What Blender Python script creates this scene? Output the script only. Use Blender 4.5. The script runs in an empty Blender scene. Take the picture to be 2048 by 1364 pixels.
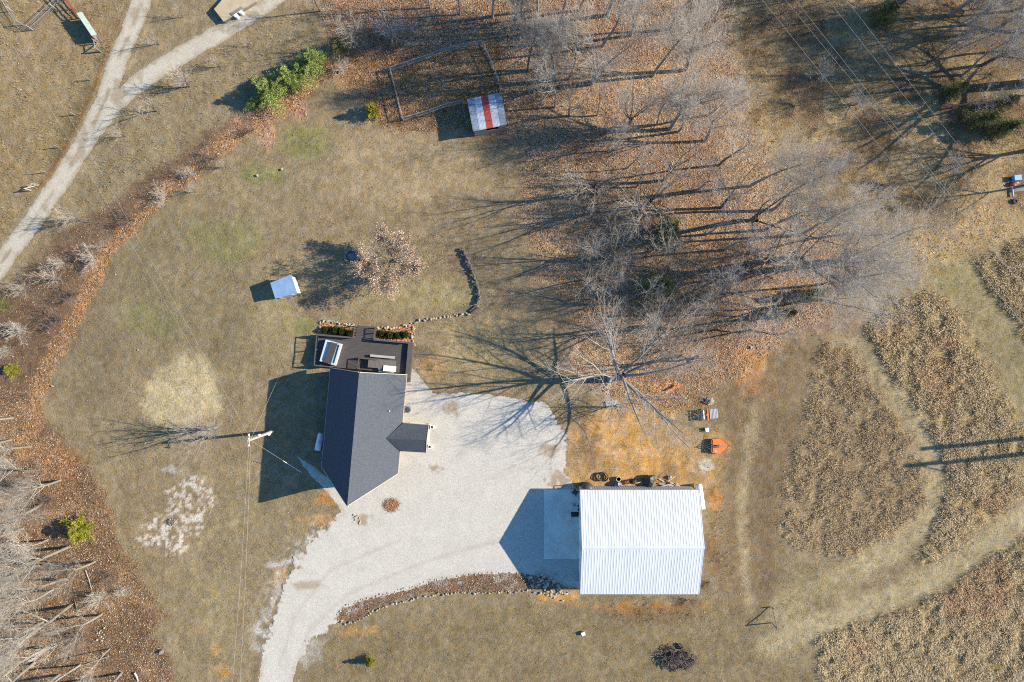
import bpy, math, random
import numpy as np
from mathutils import Vector, Matrix
R = math.radians
SC = bpy.context.scene
COL = SC.collection

# ------------------------------------------------------------------ camera, sky, sun, exposure
H = 85.3            # height of the drone above the ground, metres
S = 16.0            # photo pixels per metre on the ground
cam_d = bpy.data.cameras.new('camera'); cam = bpy.data.objects.new('camera', cam_d); COL.objects.link(cam)
cam.location = (0, 0, H); cam.rotation_euler = (0, 0, 0)
cam_d.sensor_width = 36.0; cam_d.lens = 36.0 * (S * H) / 2048.0
cam_d.clip_start = 1.0; cam_d.clip_end = 6000.0
SC.camera = cam
SUN_EL = R(29.7); SUN_AZ_X, SUN_AZ_Y = 1.0, 0.107          # towards the sun, in plan
sl = bpy.data.lights.new('sun', 'SUN'); sun = bpy.data.objects.new('sun', sl); COL.objects.link(sun)
sl.energy = 4.8; sl.angle = R(0.5); sl.color = (1.0, 0.90, 0.71)
_d = Vector((SUN_AZ_X, SUN_AZ_Y, 0)).normalized() * math.cos(SUN_EL) + Vector((0, 0, math.sin(SUN_EL)))
sun.rotation_euler = (-_d).to_track_quat('-Z', 'Y').to_euler()
sun.location = (60, 6, 60)
world = bpy.data.worlds.new('World'); SC.world = world; world.use_nodes = True
wn = world.node_tree; bg = wn.nodes['Background']
sky = wn.nodes.new('ShaderNodeTexSky'); sky.sky_type = 'NISHITA'; sky.sun_disc = False
sky.sun_elevation = SUN_EL; sky.sun_rotation = math.atan2(SUN_AZ_X, SUN_AZ_Y)
sky.ozone_density = 3.0; sky.dust_density = 0.4
shs = wn.nodes.new('ShaderNodeHueSaturation'); shs.inputs['Saturation'].default_value = 1.28
wn.links.new(sky.outputs[0], shs.inputs['Color']); wn.links.new(shs.outputs[0], bg.inputs[0]); bg.inputs[1].default_value = 0.12
SC.view_settings.view_transform = 'Standard'; SC.view_settings.look = 'None'
SC.view_settings.exposure = 1.1; SC.view_settings.gamma = 1.0
SC.cycles.use_denoising = False; SC.cycles.filter_width = 1.1
SC.cycles.max_bounces = 4; SC.cycles.diffuse_bounces = 2; SC.cycles.glossy_bounces = 2
SC.cycles.transparent_max_bounces = 4

# ------------------------------------------------------------------ helpers
EXPO = np.array((1.64, 1.62, 1.56))       # what a sunlit white surface reads, used to turn seen colours into albedo
def lin(c):
    c = np.asarray(c, float) / 255.0
    return np.where(c <= 0.04045, c / 12.92, ((c + 0.055) / 1.055) ** 2.4)
def alb(r, g, b, k=1.0):
    a = np.clip(lin((r, g, b)) / EXPO * k, 0.004, 0.9)
    return (float(a[0]), float(a[1]), float(a[2]), 1.0)
def P(px, py, h=0.0):
    k = (H - h) / H / S
    return Vector(((px - 1024) * k, (682 - py) * k, h))
rnd = random.Random(11)
NPR = np.random.default_rng(5)

def mat(name, c, rough=0.8, var=0.25, scale=3.0, bump=0.0, bscale=12.0, metal=0.0, c2=None, spec=0.5, objvar=0.0, stretch=None):
    m = bpy.data.materials.new(name); m.use_nodes = True
    t = m.node_tree; n = t.nodes; L = t.links; b = n['Principled BSDF']
    b.inputs['Roughness'].default_value = rough; b.inputs['Metallic'].default_value = metal
    b.inputs['Specular IOR Level'].default_value = spec
    tc = n.new('ShaderNodeTexCoord'); src = tc.outputs['Object']
    if stretch:
        mp = n.new('ShaderNodeMapping'); mp.inputs['Scale'].default_value = stretch
        L.new(src, mp.inputs[0]); src = mp.outputs[0]
    no = n.new('ShaderNodeTexNoise'); no.inputs['Scale'].default_value = scale; no.inputs['Detail'].default_value = 5
    no.inputs['Roughness'].default_value = 0.65
    L.new(src, no.inputs['Vector'])
    rp = n.new('ShaderNodeValToRGB'); rp.color_ramp.elements[0].position = 0.3; rp.color_ramp.elements[1].position = 0.7
    c = tuple(c)
    if c2 is None:
        lo = tuple(x * (1 - var) for x in c[:3]) + (1,); hi = tuple(min(0.95, x * (1 + var)) for x in c[:3]) + (1,)
    else:
        lo, hi = c, tuple(c2)
    rp.color_ramp.elements[0].color = lo; rp.color_ramp.elements[1].color = hi
    L.new(no.outputs['Fac'], rp.inputs[0]); out = rp.outputs[0]
    if objvar:
        oi = n.new('ShaderNodeObjectInfo'); hs = n.new('ShaderNodeHueSaturation')
        mr = n.new('ShaderNodeMapRange'); mr.inputs[3].default_value = 1 - objvar; mr.inputs[4].default_value = 1 + objvar
        L.new(oi.outputs['Random'], mr.inputs[0]); L.new(mr.outputs[0], hs.inputs['Value'])
        L.new(out, hs.inputs['Color']); out = hs.outputs[0]
    L.new(out, b.inputs['Base Color'])
    if bump:
        nb = n.new('ShaderNodeTexNoise'); nb.inputs['Scale'].default_value = bscale; nb.inputs['Detail'].default_value = 4
        L.new(src, nb.inputs['Vector'])
        bp = n.new('ShaderNodeBump'); bp.inputs['Strength'].default_value = 1.0; bp.inputs['Distance'].default_value = bump
        L.new(nb.outputs['Fac'], bp.inputs['Height']); L.new(bp.outputs[0], b.inputs['Normal'])
    return m

def island_mat(name, cols, rough=0.8, trans=0.0):
    """colour picked per separate leaf or blade"""
    m = bpy.data.materials.new(name); m.use_nodes = True
    t = m.node_tree; n = t.nodes; L = t.links; b = n['Principled BSDF']
    b.inputs['Roughness'].default_value = rough; b.inputs['Specular IOR Level'].default_value = 0.2
    g = n.new('ShaderNodeNewGeometry'); rp = n.new('ShaderNodeValToRGB')
    el = rp.color_ramp.elements
    el[0].color = cols[0]; el[1].color = cols[-1]
    for i, c in enumerate(cols[1:-1]):
        e = el.new((i + 1) / (len(cols) - 1)); e.color = c
    L.new(g.outputs['Random Per Island'], rp.inputs[0]); L.new(rp.outputs[0], b.inputs['Base Color'])
    return m

def attr_mat(name, attr='tone', rough=0.85):
    m = bpy.data.materials.new(name); m.use_nodes = True
    t = m.node_tree; n = t.nodes; b = n['Principled BSDF']
    b.inputs['Roughness'].default_value = rough; b.inputs['Specular IOR Level'].default_value = 0.2
    a = n.new('ShaderNodeAttribute'); a.attribute_name = attr
    t.links.new(a.outputs['Color'], b.inputs['Base Color'])
    return m

class MB:
    """collects boxes, bars, tubes and sheets; build() links them as one mesh object"""
    def __init__(s): s.v = []; s.f = []
    def add(s, vs, fs):
        o = len(s.v); s.v += [tuple(v) for v in vs]; s.f += [tuple(i + o for i in f) for f in fs]; return s
    def box(s, c, d, rz=0.0, M=None):
        x, y, z = d[0] / 2, d[1] / 2, d[2] / 2
        vs = [Vector((a * x, b * y, e * z)) for e in (-1, 1) for a, b in ((-1, -1), (1, -1), (1, 1), (-1, 1))]
        mt = Matrix.Translation(c) @ (M if M else Matrix.Rotation(rz, 4, 'Z'))
        return s.add([mt @ v for v in vs], [(3, 2, 1, 0), (4, 5, 6, 7), (0, 1, 5, 4), (1, 2, 6, 5), (2, 3, 7, 6), (3, 0, 4, 7)])
    def b2(s, x0, x1, y0, y1, z0, z1):
        return s.box(((x0 + x1) / 2, (y0 + y1) / 2, (z0 + z1) / 2), (x1 - x0, y1 - y0, z1 - z0))
    def bar(s, p0, p1, w, h=None):
        p0 = Vector(p0); p1 = Vector(p1); d = p1 - p0; L = d.length
        if L < 1e-6: return s
        q = d.to_track_quat('X', 'Z').to_matrix().to_4x4()
        return s.box((p0 + p1) / 2, (L, w, h or w), M=q)
    def tube(s, pts, rs, n=8, cap=True):
        pts = [Vector(p) for p in pts]
        if not hasattr(rs, '__len__'): rs = [rs] * len(pts)
        vs = []; fs = []; m = len(pts)
        for i, p in enumerate(pts):
            d = (pts[min(i + 1, m - 1)] - pts[max(i - 1, 0)]).normalized()
            u = d.orthogonal().normalized() if i == 0 else (u - d * u.dot(d)).normalized()
            w = d.cross(u)
            for k in range(n):
                a = 2 * math.pi * k / n
                vs.append(p + (u * math.cos(a) + w * math.sin(a)) * rs[i])
        for i in range(m - 1):
            for k in range(n):
                k2 = (k + 1) % n
                fs.append((i * n + k, i * n + k2, (i + 1) * n + k2, (i + 1) * n + k))
        if cap:
            fs.append(tuple(range(n - 1, -1, -1))); fs.append(tuple((m - 1) * n + k for k in range(n)))
        return s.add(vs, fs)
    def lathe(s, c, prof, n=16):
        return s.tube([Vector((c[0], c[1], c[2] + z)) for r, z in prof], [max(r, 1e-3) for r, z in prof], n)
    def slab(s, pts, t):
        """a sheet through the given corner points, t thick (downwards)"""
        n = len(pts); vs = [Vector(p) for p in pts] + [Vector(p) - Vector((0, 0, t)) for p in pts]
        fs = [tuple(range(n)), tuple(range(2 * n - 1, n - 1, -1))]
        fs += [(i, i + n, (i + 1) % n + n, (i + 1) % n) for i in range(n)]
        return s.add(vs, fs)
    def lump(s, c, r, seed=0, rough=0.25, n=2):
        rg = random.Random(seed)
        import bmesh
        bm = bmesh.new(); bmesh.ops.create_icosphere(bm, subdivisions=n, radius=1.0)
        bm.verts.index_update()
        ph = [rg.uniform(0, 6) for _ in range(6)]
        vs = []
        for v in bm.verts:
            k = 1 + rough * (math.sin(v.co.x * 3.1 + ph[0]) * math.sin(v.co.y * 2.7 + ph[1]) + 0.5 * math.sin(v.co.z * 5 + ph[2] + v.co.x * 4)) + rg.uniform(-rough, rough) * 0.35
            vs.append((c[0] + v.co.x * r[0] * k, c[1] + v.co.y * r[1] * k, c[2] + v.co.z * r[2] * k))
        fs = [tuple(v.index for v in f.verts) for f in bm.faces]; bm.free()
        return s.add(vs, fs)
    def build(s, name, m, parent=None, smooth=False):
        me = bpy.data.meshes.new(name); me.from_pydata(s.v, [], s.f); me.update()
        if smooth: me.polygons.foreach_set('use_smooth', [True] * len(me.polygons))
        return link(name, me, m, parent)

def link(name, me, m, parent=None):
    if m is not None and not me.materials: me.materials.append(m)
    o = bpy.data.objects.new(name, me); COL.objects.link(o)
    if parent is not None: o.parent = parent
    return o

def np_mesh(name, V, F, m, parent=None, smooth=False, attrs=None):
    """V (n,3), F (k,3 or 4) numpy arrays -> one mesh object"""
    V = np.asarray(V, np.float32); F = np.asarray(F, np.int32)
    me = bpy.data.meshes.new(name); k, w = F.shape
    me.vertices.add(len(V)); me.vertices.foreach_set('co', V.ravel())
    me.loops.add(k * w); me.loops.foreach_set('vertex_index', F.ravel())
    me.polygons.add(k)
    me.polygons.foreach_set('loop_start', np.arange(0, k * w, w, dtype=np.int32))
    if smooth: me.polygons.foreach_set('use_smooth', np.ones(k, bool))
    for an, (tp, dat) in (attrs or {}).items():
        a = me.attributes.new(an, tp, 'POINT')
        a.data.foreach_set('color' if tp == 'FLOAT_COLOR' else 'value', np.asarray(dat, np.float32).ravel())
    me.update(calc_edges=True); me.validate()
    return link(name, me, m, parent)

def tag(o, label=None, cat=None, group=None, kind=None):
    if label: o['label'] = label
    if cat: o['category'] = cat
    if group: o['group'] = group
    if kind: o['kind'] = kind
    return o
def thing(name, label, cat, loc=(0, 0, 0), rz=0.0, group=None):
    o = bpy.data.objects.new(name, None); COL.objects.link(o); o.empty_display_size = 0.3
    o.location = loc; o.rotation_euler = (0, 0, rz)
    return tag(o, label, cat, group)
def copy_tree(src, label, loc, rz=0.0, sc=(1, 1, 1), group=None):
    c = src.copy(); COL.objects.link(c); c.location = loc; c.rotation_euler = (0, 0, rz); c.scale = sc
    c['label'] = label
    if group: c['group'] = group
    for ch in list(src.children):
        d = ch.copy(); COL.objects.link(d); d.parent = c
        for g in list(ch.children):
            e = g.copy(); COL.objects.link(e); e.parent = d
    return c

# ------------------------------------------------------------------ value noise and soft shapes in photo pixels
_TAB = np.random.default_rng(77).random((256, 256)).astype(np.float32)
def vnoise(x, y, sc, off=0):
    x = x / sc + off * 17.3; y = y / sc + off * 9.7
    xi = np.floor(x).astype(int); yi = np.floor(y).astype(int); fx = x - xi; fy = y - yi
    fx = fx * fx * (3 - 2 * fx); fy = fy * fy * (3 - 2 * fy)
    g = lambda i, j: _TAB[(yi + j) & 255, (xi + i) & 255]
    return (g(0, 0) * (1 - fx) + g(1, 0) * fx) * (1 - fy) + (g(0, 1) * (1 - fx) + g(1, 1) * fx) * fy
def fbm(x, y, sc, oc=4, off=0):
    t = 0; a = 1; n = 0
    for i in range(oc):
        t = t + a * vnoise(x, y, sc / 2 ** i, off + i); n += a; a *= 0.55
    return t / n - 0.5
def sst(x): x = np.clip(x, 0, 1); return x * x * (3 - 2 * x)
def seg_dist(x, y, pts, closed):
    d = np.full(x.shape, 1e9)
    m = len(pts)
    for i in range(m if closed else m - 1):
        ax, ay = pts[i][:2]; bx, by = pts[(i + 1) % m][:2]
        dx, dy = bx - ax, by - ay; t = np.clip(((x - ax) * dx + (y - ay) * dy) / (dx * dx + dy * dy + 1e-9), 0, 1)
        d = np.minimum(d, np.hypot(x - ax - t * dx, y - ay - t * dy))
    return d
def sdf(x, y, pts):
    inside = np.zeros(x.shape, bool); m = len(pts)
    for i in range(m):
        ax, ay = pts[i]; bx, by = pts[(i + 1) % m]
        c = (ay > y) != (by > y)
        inside ^= c & (x < (bx - ax) * (y - ay) / (by - ay + 1e-12) + ax)
    d = seg_dist(x, y, pts, True)
    return np.where(inside, d, -d)
def pmask(x, y, pts, soft=10, na=0, ns=30, off=0):
    q = sdf(x, y, pts)
    if na: q = q + na * 2 * fbm(x, y, ns, 4, off)
    return sst(q / soft + 0.5)
def smask(x, y, pts, w, soft=8, na=0, ns=30, off=0):
    q = w / 2 - seg_dist(x, y, pts, False)
    if na: q = q + na * 2 * fbm(x, y, ns, 4, off)
    return sst(q / soft + 0.5)
def bmask(x, y, cx, cy, rx, ry=None, na=0.5, ns=40, off=0):
    ry = ry or rx
    q = 1 - np.hypot((x - cx) / rx, (y - cy) / ry) + na * 2 * fbm(x, y, ns, 4, off)
    return sst(q * 1.6)
# ------------------------------------------------------------------ ground regions (photo pixels)
DRIVE = [(820, 732), (838, 752), (866, 787), (930, 786), (1000, 792), (1060, 803), (1092, 806), (1108, 835), (1130, 868), (1133, 905),
         (1130, 945), (1150, 968), (1165, 985), (1165, 1178), (1125, 1172), (1085, 1152), (1020, 1146), (940, 1150), (880, 1160), (820, 1178), (760, 1193),
         (710, 1206), (680, 1222), (672, 1240), (645, 1262), (612, 1290), (592, 1330), (580, 1400), (512, 1400), (524, 1320), (540, 1255), (560, 1190),
         (595, 1115), (640, 1060), (690, 1016), (700, 940), (720, 800), (815, 760)]
SIDE_PATH = [(594, 912), (632, 936), (668, 968), (705, 1012), (690, 1030), (655, 985), (620, 950)]
ROAD_A = [(-60, 620), (0, 530), (60, 450), (120, 365), (180, 265), (215, 190), (240, 110), (268, 45), (290, -20), (315, -90)]
ROAD_B = [(165, 290), (230, 205), (300, 148), (380, 100), (440, 65), (500, 28), (560, -15), (640, -60)]
LEAFBAND = [(40, 900), (66, 850), (78, 760), (120, 690), (165, 600), (212, 505), (262, 445), (330, 385), (440, 292), (560, 222), (640, 150), (720, 115), (820, 105)]
WOODS = [(650, -80), (640, 60), (660, 130), (700, 190), (765, 250), (870, 262), (1000, 275), (1035, 330), (1040, 400), (1050, 470), (1090, 560), (1150, 640),
         (1150, 740), (1230, 790), (1330, 830), (1420, 800), (1500, 740), (1540, 690), (1640, 650), (1720, 560), (1740, 470), (1650, 420),
         (1560, 330), (1500, 230), (1470, 90), (1450, -80)]
WOODS_SW = [(-80, 720), (60, 790), (105, 860), (140, 905), (186, 930), (205, 985), (232, 1060), (262, 1120), (300, 1180), (330, 1230), (300, 1270), (340, 1320), (350, 1440), (-80, 1440)]
THICKET = [(-60, 600), (40, 560), (110, 470), (200, 420), (300, 350), (410, 270), (530, 205), (560, 215), (430, 310), (320, 400), (200, 500), (140, 610), (90, 720), (60, 800), (-60, 800)]
DIRT = [(1125, 850), (1180, 830), (1290, 815), (1370, 815), (1440, 880), (1430, 950), (1395, 985), (1165, 985), (1130, 955)]
FIELD_A = [(1735, 655), (1790, 600), (1870, 572), (1925, 630), (1985, 750), (2060, 860), (2060, 985), (1970, 1050), (1890, 1115), (1838, 1150), (1850, 1095), (1885, 1030), (1896, 960), (1888, 905), (1836, 820), (1775, 740)]
FIELD_B = [(1648, 680), (1700, 702), (1755, 780), (1822, 872), (1850, 945), (1848, 1010), (1790, 1070), (1700, 1110), (1620, 1100), (1570, 1075), (1572, 980), (1606, 870), (1625, 760)]
FIELD_C = [(2080, 1050), (1990, 1120), (1890, 1190), (1780, 1235), (1670, 1260), (1636, 1290), (1645, 1330), (1650, 1450), (2080, 1450)]
FIELD_D = [(1948, 522), (2000, 500), (2080, 478), (2080, 700), (2030, 640), (1985, 575)]
BED = [(672, 1238), (680, 1222), (710, 1206), (760, 1193), (820, 1178), (880, 1160), (940, 1150), (1020, 1146), (1062, 1152), (1066, 1180), (1000, 1184), (920, 1184), (850, 1190), (790, 1203), (745, 1220), (725, 1238), (695, 1245)]

def lawn_paint(x, y):
    """seen colour (sRGB 0..255) and leaf, tuft weights at photo pixel x, y"""
    n = x.shape; C = np.empty(n + (3,)); C[...] = (156, 138, 106)
    leaf = np.zeros(n); tuft = np.full(n, 0.35)
    f1 = fbm(x, y, 160, 5, 1); f2 = fbm(x, y, 40, 4, 2); f3 = fbm(x, y, 14, 3, 3)
    def mix(c, m):
        m = np.asarray(m)[..., None]; C[...] = C * (1 - m) + np.array(c, float) * m
    # open country north-west of the road
    mix((163, 141, 103), pmask(x, y, [(-900, -900), (285, -900), (285, 0), (235, 110), (190, 240), (60, 440), (-900, 1400)], 30, 12, 60, 4))
    mix((150, 128, 100), sst(f1 * 5 + 0.4) * 0.5)
    # lawns
    mix((144, 129, 98), bmask(x, y, 330, 600, 260, 240, .4, 90, 5) * .7)
    mix((132, 117, 92), bmask(x, y, 180, 720, 110, 150, .5, 70, 6) * .6)
    mix((134, 137, 80), bmask(x, y, 610, 280, 80, 50, .5, 60, 7) * .55)
    mix((136, 138, 80), bmask(x, y, 520, 345, 60, 34, .5, 50, 8) * .6)
    mix((130, 130, 80), bmask(x, y, 450, 480, 90, 60, .6, 60, 9) * .45)
    mix((130, 131, 80), bmask(x, y, 290, 640, 70, 40, .6, 40, 9.5) * .4)
    mix((128, 134, 74), bmask(x, y, 605, 655, 34, 26, .4, 30, 10) * .8)
    mix((173, 151, 116), bmask(x, y, 800, 330, 190, 90, .5, 90, 11) * .75)
    mix((168, 150, 112), bmask(x, y, 560, 620, 70, 120, .4, 70, 12) * .7)
    mix((179, 156, 114), bmask(x, y, 960, 700, 130, 80, .3, 60, 13) * .9)
    mix((196, 155, 104), bmask(x, y, 860, 735, 40, 34, .4, 30, 14) * .6)
    mix((163, 149, 108), bmask(x, y, 840, 590, 190, 50, .3, 60, 15) * .7)
    mix((198, 179, 138), pmask(x, y, [(355, 712), (398, 710), (422, 735), (440, 780), (446, 822), (420, 842), (370, 852), (318, 850), (288, 832), (279, 800), (296, 768), (322, 742)], 30, 14, 18, 16))
    # south lawn, east strip and lanes
    mix((146, 128, 96), pmask(x, y, [(600, 1260), (760, 1235), (1000, 1195), (1160, 1195), (1440, 1190), (1520, 1300), (1640, 1364), (1640, 2200), (560, 2200)], 60, 20, 80, 17))
    mix((138, 117, 89), pmask(x, y, [(1440, 740), (1560, 690), (1640, 690), (1610, 860), (1570, 980), (1560, 1200), (1500, 1260), (1440, 1190), (1450, 960)], 40, 16, 50, 18) * .85)
    mix((184, 165, 128), smask(x, y, [(1510, 820), (1490, 950), (1484, 1080), (1500, 1220)], 22, 18, 8, 40, 19) * .7)
    mix((128, 108, 82), smask(x, y, [(1550, 830), (1535, 950), (1530, 1080), (1540, 1180)], 20, 16, 8, 40, 19.5) * .7)
    mix((160, 144, 106), pmask(x, y, [(1760, 470), (1960, 380), (2300, 340), (2300, 1000), (2048, 840), (1990, 750), (1930, 630), (1870, 565), (1790, 590)], 50, 20, 80, 20) * .85)
    mix((158, 146, 102), bmask(x, y, 1900, 560, 60, 60, .5, 60, 21) * .6)
    mix((180, 162, 124), smask(x, y, [(1650, 650), (1720, 700), (1790, 790), (1860, 880), (1872, 960), (1850, 1040), (1780, 1100), (1680, 1160), (1560, 1215)], 44, 22, 8, 40, 22) * .85)
    mix((182, 164, 126), smask(x, y, [(2100, 1000), (1990, 1080), (1880, 1150), (1760, 1205), (1640, 1250), (1540, 1290)], 50, 22, 8, 40, 23) * .85)
    mix((152, 135, 100), bmask(x, y, 1640, 1180, 110, 70, .4, 60, 24) * .7)
    for q, off in ((FIELD_A, 25), (FIELD_B, 26), (FIELD_C, 27), (FIELD_D, 28)):
        m = pmask(x, y, q, 14, 8, 30, off); mix((172, 150, 108), m); tuft = np.maximum(tuft, m)
    mix((158, 135, 108), pmask(x, y, FIELD_B, 50, 14, 40, 29) * .6)
    # woods floor
    m = pmask(x, y, WOODS, 40, 26, 60, 30); leaf = np.maximum(leaf, m)
    mix((160, 124, 94), m * .95)
    mix((186, 152, 116), m * sst(f1 * 4 + .45) * .7)
    m = pmask(x, y, [(1440, -200), (1470, 90), (1500, 230), (1560, 330), (1650, 420), (1745, 470), (1880, 480), (2100, 420), (2300, 300), (2300, -200)], 60, 30, 70, 31)
    mix((156, 132, 97), m); mix((184, 158, 116), m * sst(fbm(x, y, 90, 4, 32) * 5 + .25) * .75); leaf = np.maximum(leaf, m * .3)
    mix((112, 90, 68), m * sst(fbm(x, y, 60, 4, 33) * 6 - .2) * .6)
    m = pmask(x, y, [(1480, 300), (1640, 410), (1760, 470), (1960, 390), (2060, 470), (1800, 560), (1660, 480), (1540, 380)], 60, 26, 60, 34)
    mix((182, 153, 112), m * .8); leaf = np.maximum(leaf, m * .45)
    mix((158, 132, 110), bmask(x, y, 1640, 640, 130, 60, .4, 50, 35) * .8)
    m = pmask(x, y, WOODS_SW, 26, 16, 40, 36); mix((134, 106, 80), m); mix((164, 130, 98), m * sst(f2 * 4 + .4) * .6); leaf = np.maximum(leaf, m)
    mix((164, 120, 84), bmask(x, y, 110, 930, 70, 80, .4, 40, 37) * .8)
    m = pmask(x, y, THICKET, 26, 12, 36, 38); mix((124, 99, 78), m * .85); leaf = np.maximum(leaf, m * .35)
    m = smask(x, y, LEAFBAND, 30, 16, 12, 30, 39); mix((176, 132, 92), m * .9); leaf = np.maximum(leaf, m)
    m = pmask(x, y, [(660, 130), (760, 112), (900, 100), (1000, 80), (1010, 265), (880, 262), (770, 250)], 24, 8, 40, 40); mix((150, 112, 74), m * .8); leaf = np.maximum(leaf, m * .8)
    for cx, cy, r in ((535, 275, 26), (600, 215, 24), (470, 255, 18)):
        m = bmask(x, y, cx, cy, r, r * 1.2, .5, 20, 41); mix((196, 148, 118), m * .8); leaf = np.maximum(leaf, m * .9)
    m = bmask(x, y, 800, 520, 110, 80, .5, 30, 42); leaf = np.maximum(leaf, m * .3)
    # orange soil round the barn yard
    m = pmask(x, y, DIRT, 60, 30, 60, 43); mix((192, 154, 106), m * .9); tuft = tuft * (1 - .5 * m)
    mix((212, 164, 104), m * sst(fbm(x, y, 70, 4, 44) * 5 + .1) * .8); mix((158, 130, 98), m * sst(fbm(x, y, 40, 4, 45) * 6) * .8)
    mix((150, 120, 86), bmask(x, y, 1380, 790, 90, 50, .4, 40, 46) * .6)
    for cx, cy, rx, ry, c in ((1425, 1000, 26, 36, (196, 140, 84)), (1290, 1215, 120, 18, (196, 140, 86)), (1120, 1195, 60, 18, (206, 156, 98)), (655, 1000, 26, 18, (196, 138, 82)),
                              (640, 1040, 60, 14, (190, 150, 100)), (560, 1150, 18, 40, (205, 160, 108)), (700, 1262, 60, 14, (186, 148, 98)), (1335, 775, 60, 16, (205, 150, 98)), (430, 1300, 16, 26, (192, 156, 100)),
                              (1500, 735, 40, 60, (196, 146, 100)), (440, 1345, 26, 24, (190, 150, 96))):
        mix(c, bmask(x, y, cx, cy, rx, ry, .6, 22, cx * .01) * .85)
    mix((128, 104, 76), bmask(x, y, 1425, 1110, 34, 90, .5, 30, 47) * .7)
    mix((132, 108, 78), bmask(x, y, 1330, 1225, 110, 32, .5, 30, 48) * .6)
    mix((214, 205, 186), bmask(x, y, 1412, 932, 18, 26, .5, 18, 49) * .9)
    # white rock showing through the west lawn, worn arc
    q = np.maximum(bmask(x, y, 378, 1010, 60, 74, .3, 40, 50), bmask(x, y, 330, 1070, 80, 50, .3, 40, 51))
    mix((166, 142, 112), q * .7)
    mix((226, 214, 198), sst((q - .08) * 2.5) * sst(fbm(x, y, 7, 3, 52) * 8 + .35) * .9)
    mix((205, 200, 192), bmask(x, y, 345, 940, 26, 12, .7, 14, 53) * .7)
    mix((178, 160, 120), smask(x, y, [(480, 1045), (440, 1050), (405, 1080), (385, 1130), (385, 1180)], 10, 10, 3, 30, 54) * .7)
    mix((166, 150, 112), bmask(x, y, 430, 1230, 60, 110, .5, 60, 55) * .6)
    mix((212, 204, 192), bmask(x, y, 545, 1131, 26, 9, .4, 12, 56) * .95)
    mix((206, 199, 190), smask(x, y, [(640, 1070), (590, 1130), (560, 1190), (535, 1270)], 60, 40, 30, 18, 57) * sst(fbm(x, y, 10, 3, 58) * 6 + .3) * .8)
    mix((206, 199, 190), bmask(x, y, 620, 1290, 40, 50, .6, 16, 59) * .6)
    # planting beds
    m = pmask(x, y, BED, 6, 3, 16, 60); mix((140, 112, 88), m); leaf = np.maximum(leaf, m * .7); tuft = np.maximum(tuft, m * .9)
    mix((196, 196, 196), pmask(x, y, BED, 6) * sst(fbm(x, y, 14, 3, 61) * 6 - .6) * .6)
    m = pmask(x, y, [(640, 646), (690, 652), (750, 658), (828, 650), (828, 690), (640, 668)], 5); mix((196, 138, 98), m); leaf = np.maximum(leaf, m)
    mix((168, 108, 70), smask(x, y, [(215, 95), (190, 170), (150, 250), (110, 330), (75, 375)], 7, 5, 3, 20, 62) * .7)
    mix((196, 165, 110), smask(x, y, [(5, 290), (40, 340), (60, 375)], 6, 5, 2, 20, 63) * .5)
    mix((118, 106, 78), smask(x, y, [(200, 105), (175, 180), (140, 250), (95, 330)], 22, 18, 8, 30, 64) * .6)
    C *= 1.045 * (1 + .12 * f1 + .14 * f2 + .16 * f3 + .2 * fbm(x, y, 6, 2, 3.5))[..., None]
    return C, leaf, np.maximum(tuft, leaf * .6)

def drive_q(x, y):
    q = sdf(x, y, DRIVE)
    edge = 3.0 + 19.0 * sst((700 - x) / 60) * sst((y - 990) / 60) * sst((1330 - y) / 60) + np.where((x > 1080) & (y < 975), 5.0, 0)
    q = q + edge * 2 * fbm(x, y, 16, 4, 70) + edge * 1.6 * fbm(x, y, 5, 2, 71)
    q2 = sdf(x, y, SIDE_PATH) + 6 * fbm(x, y, 12, 3, 72)
    return np.maximum(q, q2)
def road_q(x, y):
    a = 19.5 - seg_dist(x, y, ROAD_A, False); b = 18.5 - seg_dist(x, y, ROAD_B, False)
    return np.maximum(a, b) + 7 * fbm(x, y, 16, 4, 73) + 5 * fbm(x, y, 5, 2, 74)

def relief(x, y):
    C = 0.05 + 0.0 * x
    z = 0.10 * fbm(x, y, 22, 3, 80) + 0.10 * fbm(x, y, 8, 2, 81)
    flat = sst((np.maximum(drive_q(x, y), road_q(x, y)) + 14) / 10)
    return np.minimum((z - 0.09) * (1 - flat) - 0.012 * flat, -0.006)

def axis(a, b, step, far):
    mid = np.arange(a, b + step / 2, step)
    g = np.array([3, 8, 18, 40, 90, 200, 450, 1000, far])
    return np.concatenate([a - g[::-1], mid, b + g])
def grid_mesh(xs, ys):
    X, Y = np.meshgrid(xs, ys); nx, ny = len(xs), len(ys)
    i = np.arange(nx * ny).reshape(ny, nx)
    F = np.stack([i[:-1, :-1], i[:-1, 1:], i[1:, 1:], i[1:, :-1]], -1).reshape(-1, 4)
    return X.ravel(), Y.ravel(), F

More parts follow.
